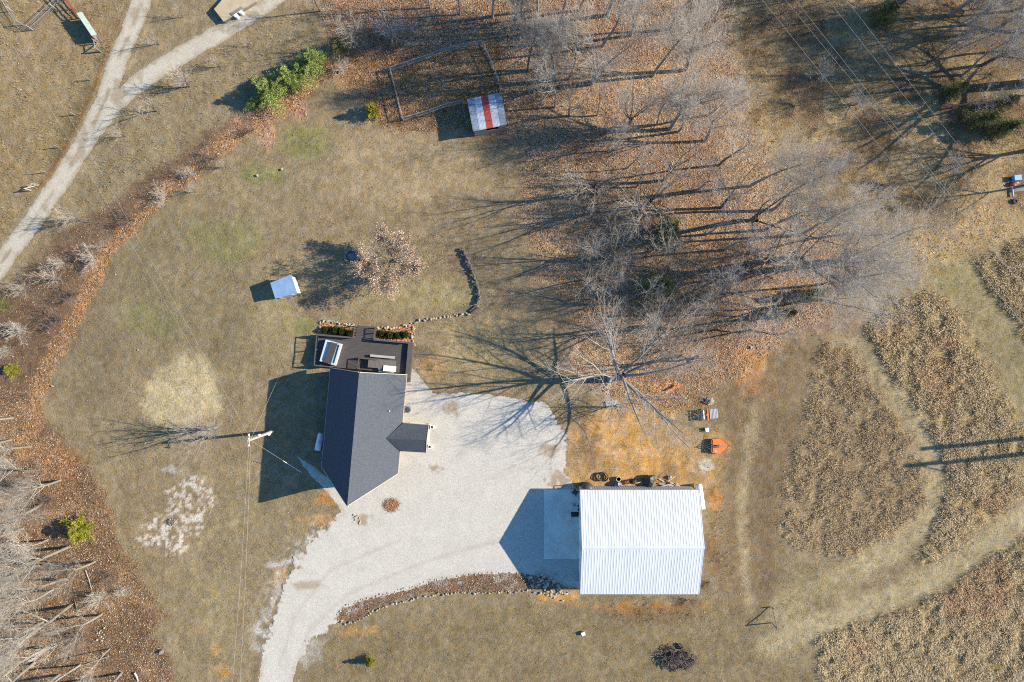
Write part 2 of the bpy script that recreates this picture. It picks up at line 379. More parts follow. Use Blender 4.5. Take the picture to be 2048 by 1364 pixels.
def ground_mat():
    m = bpy.data.materials.new('turf_and_leaf_litter'); m.use_nodes = True
    t = m.node_tree; n = t.nodes; L = t.links; b = n['Principled BSDF']
    b.inputs['Roughness'].default_value = 0.95; b.inputs['Specular IOR Level'].default_value = 0.1
    tc = n.new('ShaderNodeTexCoord'); co = tc.outputs['Object']
    def at(nm):
        a = n.new('ShaderNodeAttribute'); a.attribute_name = nm; return a
    col, leaf, tuft = at('col'), at('leaf'), at('tuft')
    def noise(sc, det=4, ro=.6):
        q = n.new('ShaderNodeTexNoise'); q.inputs['Scale'].default_value = sc; q.inputs['Detail'].default_value = det; q.inputs['Roughness'].default_value = ro
        L.new(co, q.inputs['Vector']); return q.outputs['Fac']
    def math_(op, a, b_=None):
        q = n.new('ShaderNodeMath'); q.operation = op
        for i, v in enumerate((a, b_)):
            if v is None: continue
            if isinstance(v, (int, float)): q.inputs[i].default_value = v
            else: L.new(v, q.inputs[i])
        return q.outputs[0]
    def mr(v, a, b_, c, d):
        q = n.new('ShaderNodeMapRange'); L.new(v, q.inputs[0])
        for i, e in enumerate((a, b_, c, d)): q.inputs[i + 1].default_value = e
        return q.outputs[0]
    fine = mr(noise(6.5, 6, .9), .36, .64, .62, 1.4)
    mid = mr(noise(1.3, 4), .3, .7, .93, 1.07)
    v = n.new('ShaderNodeTexVoronoi'); v.inputs['Scale'].default_value = 8.5; L.new(co, v.inputs['Vector'])
    sp = n.new('ShaderNodeSeparateColor'); L.new(v.outputs['Color'], sp.inputs[0])
    lv = mr(sp.outputs[0], 0, 1, .45, 1.6)
    one = math_('SUBTRACT', 1.0, leaf.outputs['Fac'])
    lf = math_('ADD', math_('MULTIPLY', lv, leaf.outputs['Fac']), one)
    k = math_('MULTIPLY', math_('MULTIPLY', fine, mid), lf)
    vm = n.new('ShaderNodeVectorMath'); vm.operation = 'SCALE'; L.new(col.outputs['Color'], vm.inputs[0]); L.new(k, vm.inputs['Scale'])
    hs = n.new('ShaderNodeHueSaturation'); L.new(vm.outputs[0], hs.inputs['Color'])
    L.new(mr(noise(2.3, 3), .3, .7, .485, .515), hs.inputs['Hue']); L.new(mr(noise(.9, 3), .3, .7, .8, 1.2), hs.inputs['Saturation'])
    L.new(hs.outputs[0], b.inputs['Base Color'])
    h = math_('ADD', math_('MULTIPLY', noise(3.6, 7, .85), .24), math_('MULTIPLY', v.outputs['Distance'], .05))
    h = math_('MULTIPLY', h, math_('ADD', math_('MULTIPLY', tuft.outputs['Fac'], 1.1), .35))
    bp = n.new('ShaderNodeBump'); bp.inputs['Distance'].default_value = 1.0; bp.inputs['Strength'].default_value = .75
    L.new(h, bp.inputs['Height']); L.new(bp.outputs[0], b.inputs['Normal'])
    return m

def to_alb(C):
    A = np.clip(lin(C) / EXPO, 0.004, 0.9)
    return np.concatenate([A, np.ones(A.shape[:-1] + (1,))], -1)

X, Y, F = grid_mesh(axis(-68, 68, .25, 2600), axis(-46.5, 46.5, .25, 2600))
gx, gy = 1024 + X * S, 682 - Y * S
C, LEAF, TUFT = lawn_paint(gx, gy)
Z = relief(gx, gy)
far = (np.abs(X) > 70) | (np.abs(Y) > 50); Z[far] = -0.05
tag(np_mesh('ground', np.stack([X, Y, Z], -1), F, ground_mat(), smooth=True,
        attrs={'col': ('FLOAT_COLOR', to_alb(C)), 'leaf': ('FLOAT', LEAF), 'tuft': ('FLOAT', TUFT)}), kind='structure')

def gravel_mat(name, c, c2, cstone):
    m = mat(name, c, .95, c2=c2, scale=.45, bump=.035, bscale=16, spec=.1)
    t = m.node_tree; n = t.nodes; L = t.links; b = n['Principled BSDF']
    src = b.inputs['Base Color'].links[0].from_socket
    v = n.new('ShaderNodeTexVoronoi'); v.inputs['Scale'].default_value = 11
    tc = n.new('ShaderNodeTexCoord'); L.new(tc.outputs['Object'], v.inputs['Vector'])
    sp = n.new('ShaderNodeSeparateColor'); L.new(v.outputs['Color'], sp.inputs[0])
    q = n.new('ShaderNodeMapRange'); q.inputs[3].default_value = .84; q.inputs[4].default_value = 1.13; L.new(sp.outputs[0], q.inputs[0])
    a = n.new('ShaderNodeAttribute'); a.attribute_name = 'dirt'
    mx = n.new('ShaderNodeMix'); mx.data_type = 'RGBA'; L.new(a.outputs['Fac'], mx.inputs[0]); L.new(src, mx.inputs[6]); mx.inputs[7].default_value = cstone
    vm = n.new('ShaderNodeVectorMath'); vm.operation = 'SCALE'; L.new(mx.outputs[2], vm.inputs[0]); L.new(q.outputs[0], vm.inputs['Scale'])
    L.new(vm.outputs[0], b.inputs['Base Color'])
    return m
def cell_sheet(name, x0, x1, y0, y1, step, qf, z, m, dirt):
    p0, p1 = P(x0, y1), P(x1, y0)
    X, Y, F = grid_mesh(np.arange(p0.x, p1.x, step), np.arange(p0.y, p1.y, step))
    x, y = 1024 + X * S, 682 - Y * S
    q = qf(x, y); keep = q[F].mean(1) > 0
    F = F[keep]; used = np.unique(F); idx = np.zeros(len(X), int); idx[used] = np.arange(len(used))
    V = np.stack([X, Y, np.full(len(X), z)], -1)[used]
    d = dirt(x[used], y[used], q[used])
    return tag(np_mesh(name, V, idx[F], m, attrs={'dirt': ('FLOAT', d)}), kind='structure')
def drive_dirt(x, y, q):
    d = .75 * sst((14 - q) / 22) * sst(fbm(x, y, 12, 3, 75) * 5 + .5)
    d = np.maximum(d, .7 * bmask(x, y, 615, 1170, 40, 12, .6, 18, 76))
    d = np.maximum(d, .2 * smask(x, y, [(560, 1330), (590, 1230), (660, 1140), (800, 1080)], 8, 8, 3, 20, 77))
    d = np.maximum(d, .2 * smask(x, y, [(590, 1340), (622, 1255), (700, 1185), (860, 1120), (1000, 1080)], 8, 8, 3, 20, 78))
    for cx, cy, r in ((725, 1038, 18), (905, 815, 22), (1100, 900, 24), (870, 935, 16), (1120, 960, 30)):
        d = np.maximum(d, .8 * bmask(x, y, cx, cy, r, r * .7, .9, 9, cx * .013))
    d = np.maximum(d, .9 * bmask(x, y, 782, 1010, 18, 14, .4, 10, 79))
    return d
def road_dirt(x, y, q):
    d = .7 * sst((9 - q) / 12)
    d = np.maximum(d, .75 * smask(x, y, ROAD_A, 7, 6, 4, 20, 82) * sst(fbm(x, y, 30, 3, 83) * 4 + .5))
    return np.maximum(d, .6 * sst(fbm(x, y, 24, 4, 84) * 5 - .1))
cell_sheet('gravel_driveway', 505, 1175, 725, 1400, .13, drive_q, .006, gravel_mat('white_gravel', alb(214, 206, 191), alb(226, 218, 203), alb(178, 152, 122)), drive_dirt)
cell_sheet('gravel_road', -60, 620, -60, 620, .13, road_q, .006, gravel_mat('grey_gravel', alb(202, 190, 166), alb(218, 208, 188), alb(164, 142, 112)), road_dirt)

# ------------------------------------------------------------------ loose ground cover: leaves, tall grass, dead stems
def scatter(n, x0, x1, y0, y1, wf, seed):
    g = np.random.default_rng(seed); x = g.uniform(x0, x1, n); y = g.uniform(y0, y1, n)
    k = g.random(n) < wf(x, y); return x[k], y[k], g
def world_xy(x, y): return (x - 1024) / S, (682 - y) / S
_nx = len(axis(-68, 68, .25, 2600)); _LG = LEAF.reshape(-1, _nx)
def leaf_at(x, y):
    i = np.clip(np.round(((x - 1024) / S + 68) / .25).astype(int) + 9, 0, _nx - 1)
    j = np.clip(np.round(((682 - y) / S + 46.5) / .25).astype(int) + 9, 0, _LG.shape[0] - 1)
    return _LG[j, i]
def leaf_w(x, y):
    l = leaf_at(x, y); return np.clip(l ** 1.4 * (.75 + fbm(x, y, 40, 3, 90)) + .004, 0, 1) * (np.maximum(drive_q(x, y), road_q(x, y)) < 2)
x, y, g = scatter(420000, -40, 2088, -40, 1404, leaf_w, 3)
wx, wy = world_xy(x, y); n = len(wx); zz = relief(x, y) + .015 + g.random(n) * .03
a = g.uniform(0, 6.28, n); l = g.uniform(.045, .1, n); tx = g.normal(0, .4, n); ty = g.normal(0, .4, n)
ux, uy = np.cos(a) * l, np.sin(a) * l; vx, vy = -np.sin(a) * l * .6, np.cos(a) * l * .6
V = np.stack([np.stack([wx + s1 * ux + s2 * vx, wy + s1 * uy + s2 * vy, zz + s1 * l * tx * .5 + s2 * l * ty * .5 + .03], -1) for s1, s2 in ((-1, 0), (0, -1), (1, 0), (0, 1))], 1).reshape(-1, 3)
tag(np_mesh('fallen_leaves', V, np.arange(n * 4).reshape(-1, 4), island_mat('dry_leaf', [alb(96, 78, 64), alb(156, 124, 98), alb(200, 168, 134), alb(234, 214, 180)], .7)),
    'copper and tan fallen leaves scattered over the wood floor and lawn edge', 'fallen leaves', kind='stuff')

def blades(x, y, g, nb, length, width, spread, zbase=-.03, wind=None):
    """nb thin bent blades round every x, y; returns vertices, faces"""
    n = len(x); wx, wy = world_xy(x, y)
    wx = np.repeat(wx, nb) + g.normal(0, spread * .35, n * nb); wy = np.repeat(wy, nb) + g.normal(0, spread * .35, n * nb)
    az = g.uniform(0, 6.28, n * nb) if wind is None else g.normal(wind, 1.0, n * nb); ln = np.repeat(length, nb) * g.uniform(.55, 1.1, n * nb); le = g.uniform(.1, .75, n * nb)
    w = width * g.uniform(.6, 1.3, n * nb)
    dx, dy = np.cos(az), np.sin(az); px, py = -dy * w, dx * w
    z0 = np.full(n * nb, zbase)
    b0 = np.stack([wx - px, wy - py, z0], -1); b1 = np.stack([wx + px, wy + py, z0], -1)
    m = np.stack([wx + dx * ln * le * .45, wy + dy * ln * le * .45, z0 + ln * .62], -1)
    m0 = m - np.stack([px, py, 0 * px], -1) * .8; m1 = m + np.stack([px, py, 0 * px], -1) * .8
    t = np.stack([wx + dx * ln * le * 1.05, wy + dy * ln * le * 1.05, z0 + ln * (1 - le * .35)], -1)
    V = np.stack([b0, b1, m1, m0, t + np.stack([px, py, 0 * px], -1) * .3, t - np.stack([px, py, 0 * px], -1) * .3], 1).reshape(-1, 3)
    i = np.arange(n * nb)[:, None] * 6
    F = np.concatenate([i + np.array([[0, 1, 2, 3]]), i + np.array([[3, 2, 4, 5]])])
    return V, F, n * nb
def tone(cols, w, per):
    A = np.array([c[:3] for c in cols]); C = (A[None] * w[..., None]).sum(1) / w.sum(1, keepdims=True)
    C = np.repeat(C, per, 0); return np.concatenate([C, np.ones((len(C), 1))], 1)
tall_mat = attr_mat('tall_dry_grass')
def field_w(x, y):
    return np.maximum.reduce([pmask(x, y, q, 26, 16, 20, o) for q, o in ((FIELD_A, 25), (FIELD_C, 27), (FIELD_D, 28))]) * sst(fbm(x, y, 16, 4, 91) * 3.5 + .78)
x, y, g = scatter(64000, 1560, 2100, 470, 1440, field_w, 8)
V, F, _ = blades(x, y, g, 9, (.2 + .75 * np.clip(fbm(x, y, 18, 3, 92) + .5, 0, 1)) * g.uniform(.45, 1.15, len(x)) * (.45 + .55 * np.maximum.reduce([pmask(x + 10, y, q, 44, 12, 22, o) for q, o in ((FIELD_A, 25), (FIELD_C, 27), (FIELD_D, 28))])), .016, .62, wind=3.9)
rust = np.maximum.reduce([bmask(x, y, 1880, 745, 60, 110, .7, 40, 93), bmask(x, y, 1950, 1180, 90, 110, .8, 40, 94), bmask(x, y, 1790, 650, 50, 40, .8, 30, 95), bmask(x, y, 1985, 1010, 50, 50, .8, 30, 96), bmask(x, y, 1720, 1300, 40, 40, .8, 30, 97)]) * g.uniform(.3, 1, len(x))
w = np.stack([1 - rust, rust * .75, .5 * g.random(len(x)), .5 * g.random(len(x))], 1)
tag(np_mesh('tall_grass', V, F, tall_mat, attrs={'tone': ('FLOAT_COLOR', tone([alb(192, 171, 136, 1.85), alb(190, 144, 106, 1.8), alb(214, 197, 162, 1.85), alb(160, 136, 108, 1.7)], w, 54))}),
    'tall dry tan grass in uncut patches between the mown lanes', 'tall grass', kind='stuff')
x, y, g = scatter(24000, 1540, 1870, 660, 1130, lambda x, y: pmask(x, y, FIELD_B, 30, 10, 24, 26) * sst(fbm(x, y, 15, 4, 98) * 3.5 + .62), 9)
V, F, _ = blades(x, y, g, 7, .16 + .34 * g.random(len(x)) ** 2, .015, .55, wind=3.6)
w = np.stack([np.ones(len(x)) * .8, sst((760 - y) / 120) + .25 * g.random(len(x)), g.random(len(x)), g.random(len(x))], 1)
tag(np_mesh('weedy_grass', V, F, tall_mat, attrs={'tone': ('FLOAT_COLOR', tone([alb(196, 172, 134, 1.6), alb(198, 148, 106, 1.6), alb(214, 198, 162, 1.6), alb(160, 134, 116, 1.5)], w, 42))}),
    'shorter purplish brown weeds filling the patch inside the mown loop', 'weeds', kind='stuff')
def rough_w(x, y):
    a = pmask(x, y, [(-60, -60), (280, -60), (230, 110), (180, 240), (50, 430), (-60, 560)], 20, 8, 30, 99) * .8
    b = pmask(x, y, [(1450, -60), (2100, -60), (2100, 480), (1800, 560), (1640, 420), (1500, 250)], 60, 20, 60, 100) * .45
    c = np.maximum(bmask(x, y, 1440, 1100, 26, 100, .4, 20, 101), bmask(x, y, 1300, 1228, 130, 30, .4, 20, 102)) * .8
    d = np.maximum(pmask(x, y, [(300, 150), (560, 30), (660, -40), (640, 80), (500, 190), (340, 320), (200, 420), (120, 420)], 20, 8, 30, 103) * .6, pmask(x, y, BED, 4) * .9)
    e = pmask(x, y, [(200, 960), (235, 1020), (300, 1150), (335, 1230), (280, 1190), (230, 1100)], 12, 6, 20, 104) * .7
    return np.maximum.reduce([a, b, c, d, e]) * (road_q(x, y) < -4) * (drive_q(x, y) < -3) * sst(fbm(x, y, 12, 2, 105) * 5 + .5)
x, y, g = scatter(150000, -60, 2100, -60, 1400, rough_w, 10)
V, F, _ = blades(x, y, g, 3, .12 + .24 * g.random(len(x)) ** 2, .02, .28)
w = np.stack([np.ones(len(x)), .5 * g.random(len(x)), g.random(len(x)), .7 * g.random(len(x))], 1)
tag(np_mesh('rough_grass', V, F, tall_mat, attrs={'tone': ('FLOAT_COLOR', tone([alb(182, 160, 120, 1.1), alb(168, 126, 92, 1.1), alb(198, 178, 138, 1.1), alb(138, 116, 86, 1.1)], w, 18))}),
    'rough unmown dry grass beside the gravel road and wood edge', 'rough grass', kind='stuff')

def thick_w(x, y):
    a = pmask(x, y, THICKET, 20, 10, 30, 38) * sst(fbm(x, y, 26, 3, 110) * 5 + .55)
    c = pmask(x, y, [(1470, -60), (1900, -60), (1960, 200), (1900, 330), (1700, 330), (1560, 260)], 50, 24, 50, 111) * sst(fbm(x, y, 46, 3, 112) * 6 + .4)
    d = np.maximum(bmask(x, y, 765, 80, 60, 50, .4, 30, 113), pmask(x, y, [(1880, 60), (2100, 0), (2100, 330), (1960, 320)], 40, 20, 40, 114) * .6)
    e = pmask(x, y, FIELD_B, 40, 16, 30, 26) * sst((930 - np.abs(y - 960) * 4 - 560) / 260) * .5
    return np.maximum.reduce([a, c, d, e]) * (road_q(x, y) < -6)
x, y, g = scatter(26000, -60, 2100, -60, 1100, thick_w, 15)
V, F, _ = blades(x, y, g, 4, .5 + .8 * g.random(len(x)) ** 1.5, .009, .35)
w = np.stack([np.ones(len(x)), g.random(len(x)), .6 * g.random(len(x))], 1)
tag(np_mesh('thicket_stems', V, F, tall_mat, attrs={'tone': ('FLOAT_COLOR', tone([alb(128, 104, 92), alb(156, 134, 120), alb(150, 104, 78)], w, 24))}),
    'purplish brown thicket of thin dead stems along the road bank and clearing', 'thicket', kind='stuff')

def lawn_w(x, y):
    f = np.maximum.reduce([pmask(x, y, q, 16) for q in (FIELD_A, FIELD_B, FIELD_C)])
    return np.clip(.35 + 2.2 * fbm(x, y, 26, 4, 120), 0, 1) * (1 - leaf_at(x, y)) * (1 - f) * (road_q(x, y) < -2) * (drive_q(x, y) < -1)
x, y, g = scatter(420000, -20, 2070, -20, 1384, lawn_w, 19)
V, F, _ = blades(x, y, g, 2, .05 + .13 * g.random(len(x)) ** 2, .014, .22)
w = np.stack([np.ones(len(x)), g.random(len(x)), g.random(len(x)), .7 * g.random(len(x)) * sst(fbm(x, y, 120, 3, 121) * 5 + .3)], 1)
tag(np_mesh('lawn_grass', V, F, tall_mat, attrs={'tone': ('FLOAT_COLOR', tone([alb(168, 148, 112), alb(198, 178, 138), alb(122, 104, 78), alb(118, 122, 66)], w, 12))}),
    'short winter lawn grass, tan with faint green tufts', 'lawn grass', kind='stuff')
# ------------------------------------------------------------------ materials of the built things
M = {}
M['shingle'] = mat('charcoal_shingles', alb(116, 123, 134, .42), .9, c2=alb(154, 161, 172, .42), scale=5.5, bump=.02, bscale=18, spec=.2)
M['fascia'] = mat('cream_trim', alb(206, 196, 180), .6, .08)
M['siding'] = mat('tan_siding', alb(176, 156, 130), .8, .12, scale=2)
M['glass'] = mat('window_glass', (.03, .04, .05, 1), .08, .1, spec=.8)
M['deck'] = mat('dark_stained_boards', alb(78, 73, 71), .7, c2=alb(102, 95, 92), scale=1.6, stretch=(.5, 9, 1), bump=.01, bscale=4)
M['rail'] = mat('grey_brown_rail', alb(102, 93, 86), .65, .15, scale=3)
M['tabletop'] = mat('grey_brown_table', alb(132, 124, 116), .6, .12, scale=3)
M['palewood'] = mat('pale_grey_plank', alb(196, 192, 186), .6, .1)
M['white'] = mat('white_paint', (.74, .74, .72, 1), .45, .06, scale=1.5)
M['tank'] = mat('white_tank_paint', (.62, .66, .70, 1), .4, .1, scale=2)
M['black'] = mat('black_rubber', (.018, .018, .02, 1), .7, .3)
M['darkgrey'] = mat('dark_grey_metal', (.05, .052, .056, 1), .5, .3, scale=4)
M['grey'] = mat('grey_metal', (.28, .29, .30, 1), .45, .2, metal=.4, scale=4)
M['barnroof'] = mat('white_ribbed_steel', (.45, .46, .47, 1), .42, c2=(.55, .56, .57, 1), var=.1, scale=.45, spec=.4, stretch=(1.6, .35, 1))
M['barnwall'] = mat('pale_steel_siding', (.55, .54, .50, 1), .6, .08, scale=1)
M['bluetin'] = mat('weathered_blue_tin', alb(140, 172, 208), .45, c2=alb(172, 198, 226), scale=1.4, spec=.5)
M['whitetin'] = mat('weathered_white_tin', alb(196, 204, 216), .5, .1, scale=2)
M['greytin'] = mat('weathered_grey_tin', alb(142, 156, 172), .5, .18, scale=2)
M['redtin'] = mat('weathered_red_tin', alb(190, 74, 60), .5, .15, scale=2)
M['oldwood'] = mat('weathered_wood', alb(150, 140, 132), .85, .25, scale=3, stretch=(1, 6, 1), bump=.01)
M['fenceboard'] = mat('bleached_fence_board', alb(176, 164, 150), .85, .2, scale=3)
M['lumber'] = mat('sawn_lumber', alb(206, 178, 138), .8, .15, scale=3, stretch=(1, 8, 1))
M['pole'] = mat('bleached_pole_wood', alb(202, 188, 166), .85, .2, scale=4, stretch=(6, 6, 1), bump=.01)
M['orange'] = mat('orange_machine_paint', (.42, .10, .02, 1), .5, c2=(.74, .19, .03, 1), scale=3.5)
M['concrete'] = mat('broom_finished_concrete', (.52, .47, .40, 1), .9, c2=(.74, .69, .60, 1), scale=.45, bump=.004, bscale=20)
M['stone'] = mat('pale_field_stone', alb(180, 160, 134), .85, c2=alb(216, 200, 176), scale=3, bump=.02, bscale=9, objvar=.18)
M['darkstone'] = mat('grey_field_stone', alb(122, 114, 108), .9, c2=alb(160, 150, 140), scale=3, bump=.03, bscale=8, objvar=.2)
M['insul'] = mat('white_porcelain', (.75, .75, .73, 1), .3, .05)
M['wire'] = mat('bright_aluminium_wire', (.45, .43, .38, 1), .5, .05)
M['soil'] = mat('dark_potting_soil', (.03, .022, .018, 1), .95, .4, scale=9)
M['water'] = mat('tub_water', (.25, .42, .55, 1), .05, .1, spec=.6)
M['tub'] = mat('pale_tub_shell', (.45, .48, .52, 1), .3, .06)
M['cover'] = mat('brown_vinyl_cover', alb(110, 98, 88), .6, .15, scale=4)
M['tan'] = mat('weathered_plywood', alb(206, 184, 148), .85, .12, scale=1.2)
M['greenpanel'] = mat('green_fibreglass', alb(172, 186, 178), .5, .12, scale=2)
M['rust'] = mat('rusty_steel', (.20, .06, .03, 1), .8, .4, scale=6)
M['blueplastic'] = mat('blue_plastic', (.10, .30, .62, 1), .4, .1)
M['mulch'] = mat('burnt_brush', (.05, .038, .028, 1), .95, .5, scale=6)

# ------------------------------------------------------------------ the cabin
house = thing('cabin', 'steep dark shingled cabin with pointed prow gable, deck and small porch roof', 'house', (-17.475, -3.77, 0), R(-5.1))
bpy.context.view_layer.update()
HI = (Matrix.Translation(house.location) @ Matrix.Rotation(R(-5.1), 4, 'Z')).inverted()
def HL(px, py, h=0.0): return HI @ P(px, py, h)
hr, he, ww = 7.35, 2.2, 4.65
rz_ = lambda x: hr - abs(x) * (hr - he) / ww
wl = MB(); a = 4.25; zt = rz_(a) - .2; zr = hr - .32
wl.add([(-a, -.3, 0), (a, -.3, 0), (a, -11.3, 0), (0, -14.2, 0), (-a, -11.3, 0), (-a, -.3, zt), (a, -.3, zt), (a, -11.3, zt), (0, -14.2, zr), (-a, -11.3, zt), (0, -.3, zr)],
       [(0, 1, 6, 10, 5), (1, 2, 7, 6), (2, 3, 8, 7), (3, 4, 9, 8), (4, 0, 5, 9), (0, 4, 3, 2, 1)])
wl.build('wall', M['siding'], house)
def winpane(p0, p1, z0, z1, out, nm='window'):
    p0 = Vector(p0); p1 = Vector(p1); d = (p1 - p0).normalized(); nrm = Vector((d.y, -d.x, 0)) * out
    fr = MB(); mid = (p0 + p1) / 2; L = (p1 - p0).length; ang = math.atan2(d.y, d.x)
    zc = (z0 + z1) / 2
    for z in (z0, z1): fr.box((mid.x + nrm.x * .02, mid.y + nrm.y * .02, z), (L, .09, .08), ang)
    for p in (p0, p1): fr.box((p.x + nrm.x * .02, p.y + nrm.y * .02, zc), (.08, .09, z1 - z0), ang)
    f = fr.build(nm, M['white'], house)
    MB().box((mid.x + nrm.x * .01, mid.y + nrm.y * .01, zc), (L - .1, .05, z1 - z0 - .1), ang).build('pane', M['glass'], f)
for t0, t1, z1 in ((.08, .46, 2.9), (.54, .92, 5.0)):
    A, B = Vector((a, -11.3, 0)), Vector((0, -14.2, 0)); winpane(A.lerp(B, t0), A.lerp(B, t1), .6, z1, -1)
    A = Vector((-a, -11.3, 0)); winpane(A.lerp(B, t0), A.lerp(B, t1), .6, z1, 1)
winpane((a, -2.2, 0), (a, -3.4, 0), .8, 1.9, -1); winpane((a, -9.6, 0), (a, -10.6, 0), .8, 1.9, -1)
winpane((-a, -3, 0), (-a, -4.2, 0), .8, 1.9, 1)
dr = MB().b2(-.55, .45, -.3, -.24, .8, 2.9).build('door', M['white'], house)
MB().box((.33, -.21, 1.8), (.04, .05, .14)).build('handle', M['darkgrey'], dr)
rf = MB(); T = .2
rf.slab([(-ww, .05, he), (-ww, -12.0, he), (0, -15.1, hr), (0, .15, hr)], T)
rf.slab([(ww, .05, he), (0, .15, hr), (0, -15.1, hr), (ww, -12.0, he)], T)
roof = rf.build('roof', M['shingle'], house)
fa = MB()
for sx in (-1, 1):
    fa.bar((sx * (ww + .03), .06, he - .08), (sx * (ww + .03), -12.02, he - .08), .06, .2)
    fa.bar((sx * ww, -12.04, he - .1), (sx * .02, -15.14, hr - .1), .06, .22)
    fa.bar((sx * ww, .09, he - .1), (sx * .02, .19, hr - .1), .06, .22)
fa.build('fascia', M['fascia'], house)
cp = MB()
for sx in (-1, 1): cp.slab([(sx * .22, .17, hr - .24 + .03), (0, .17, hr + .03), (0, -15.12, hr + .03), (sx * .22, -15.0, hr - .24 + .03)][::sx], .02)
cp.build('ridge_cap', M['shingle'], roof)
v = HL(777, 823, 4.6); zz_ = rz_(v.x)
MB().tube([(v.x, v.y, zz_ - .15), (v.x, v.y, zz_ + .38)], .055, 10).build('vent_pipe', M['white'], roof)
A, B = HL(772, 877, 3.95), HL(853, 880, 3.95); Cc, D_ = HL(857, 850, 2.3), HL(851.5, 905, 2.3)
E_, F_ = HL(806, 845.6, 2.3), HL(800, 902, 2.3)
pf = MB(); up = Vector((0, 0, .06))
A.z = rz_(A.x) + .02; B.z = A.z
pf.slab([A + up, E_ + up, Cc + up, B + up], .14); pf.slab([A + up, B + up, D_ + up, F_ + up], .14)
pr = pf.build('porch_roof', M['shingle'], house)
g = MB(); g.bar(B + Vector((.03, 0, -.02)), Cc + Vector((.03, 0, -.02)), .05, .2); g.bar(B + Vector((.03, 0, -.02)), D_ + Vector((.03, 0, -.02)), .05, .2); g.bar(Cc + Vector((0, .03, -.02)), E_ + Vector((0, .03, -.02)), .05, .18); g.bar(D_ + Vector((0, -.03, -.02)), F_ + Vector((0, -.03, -.02)), .05, .18)
g.build('porch_trim', M['fascia'], pr)
for q, s_ in ((Cc, -1), (D_, 1)):
    MB().box((q.x - .2, q.y + s_ * .2, 1.15), (.18, .18, 2.3)).build('porch_post', M['fascia'], house)
dr = MB().b2(a, a + .07, (Cc.y + D_.y) / 2 - .5, (Cc.y + D_.y) / 2 + .5, .1, 2.15).build('door', M['white'], house)
MB().box((a + .1, (Cc.y + D_.y) / 2 - .36, 1.1), (.05, .05, .14)).build('handle', M['darkgrey'], dr)
MB().box((Cc.x - 1.3, (Cc.y + D_.y) / 2, .06), (2.6, 3.0, .12)).build('porch_slab', M['concrete'], house)
m_ = MB().box((0, 0, .03), (.28, .9, .03)).build('doormat', M['black']); m_.location = P(856, 872); m_.rotation_euler.z = R(-5.1)
tag(m_, 'small black mat lying on the gravel just outside the porch roof', 'doormat')

# deck
dl, dt, drx = HL(633, 667, 1.7), HL(720, 676, 1.7), HL(824, 690, 1.7)
X0, X1, Y1, Y0, DZ = dl.x, drx.x, HL(700, 674, 1.7).y, .12, .8
dk = thing('deck', 'dark brown board deck with railings behind the cabin', 'deck', house.location, R(-5.1))
fl = MB(); nb = int((Y1 - Y0) / .145)
for i in range(nb):
    y0 = Y0 + i * .145; fl.b2(X0, X1, y0, y0 + .137, DZ - .04, DZ - .002 * (i % 3))
fl.b2(X0 + .05, X1 - .05, Y0 + .05, Y1 - .05, DZ - .1, DZ - .045)
for k in range(4): fl.b2(ww + .1, X1, Y0 - 1.05 + k * .28, Y0 - 1.05 + k * .28 + .26, DZ - .05, DZ)
fl.build('floor', M['deck'], dk)
MB().b2(X0, X0 + .06, Y0, Y1, .0, DZ - .11).b2(X0 + .06, X1, Y1 - .06, Y1, 0, DZ - .11).b2(X1 - .06, X1, Y0 - 1.05, Y1 - .06, 0, DZ - .11).b2(X0 + .06, -ww - .1, Y0, Y0 + .06, 0, DZ - .11).build('skirt', M['rail'], dk)
def railing(p0, p1, zb, zt, par, bal=.13, w=.12, post=1.5):
    p0 = Vector(p0); p1 = Vector(p1); d = p1 - p0; L = d.length; ang = math.atan2(d.y, d.x)
    mb = MB(); mb.bar((p0.x, p0.y, zt - .02), (p1.x, p1.y, zt - .02), w, .045); mb.bar((p0.x, p0.y, zb + .1), (p1.x, p1.y, zb + .1), .05, .06)
    for i in range(1, int(L / bal)):
        q = p0.lerp(p1, i * bal / L); mb.box((q.x, q.y, (zb + zt) / 2 + .02), (.03, .03, zt - zb - .13), ang)
    r = mb.build('railing', M['rail'], par)
    n = max(1, round(L / post))
    for i in range(n + 1):
        q = p0.lerp(p1, i / n); MB().box((q.x, q.y, (zb + zt - .05) / 2), (.1, .1, zt - zb - .05), ang).build('post', M['rail'], r)
    return r
RT = DZ + .95
railing((X0 + .06, Y0 + .06, 0), (X0 + .06, Y1 - .06, 0), DZ, RT, dk, post=2.2, bal=.5)
sl_, sr_ = HL(709, 664, 1.2).x, HL(750, 667, 1.2).x; sy = HL(733, 652, .8).y
railing((X0 + .06, Y1 - .06, 0), (sl_, Y1 - .06, 0), DZ, RT, dk, w=.2)
railing((sr_, Y1 - .06, 0), (X1 - .35, Y1 - .06, 0), DZ, RT, dk, w=.2)
railing((X0 + .06, Y0 + .06, 0), (-ww - .15, Y0 + .06, 0), DZ, RT, dk)
par = MB().b2(X1 - .55, X1 + .05, Y0 - 1.0, Y1 + .02, DZ + .42, DZ + .48)
par.build('bench_seat', M['rail'], dk)
MB().b2(X1 - .06, X1 - .0, Y0 - 1.0, Y1, DZ, DZ + .415).b2(X1 - .5, X1 - .44, Y0 - 1.0, Y1, DZ, DZ + .415).build('bench_panel', M['rail'], dk)
st = MB(); ns = 5
for i in range(ns):
    z = DZ - .03 - i * .15; y = Y1 + i * (sy - Y1) / ns
    st.b2(sl_ + .06, sr_ - .06, y, y + (sy - Y1) / ns - .02, z - .05, z)
    st.b2(sl_ + .06, sr_ - .06, y, y + .02, max(z - .14, 0), z - .051)
stt = st.build('stairs', M['deck'], dk)
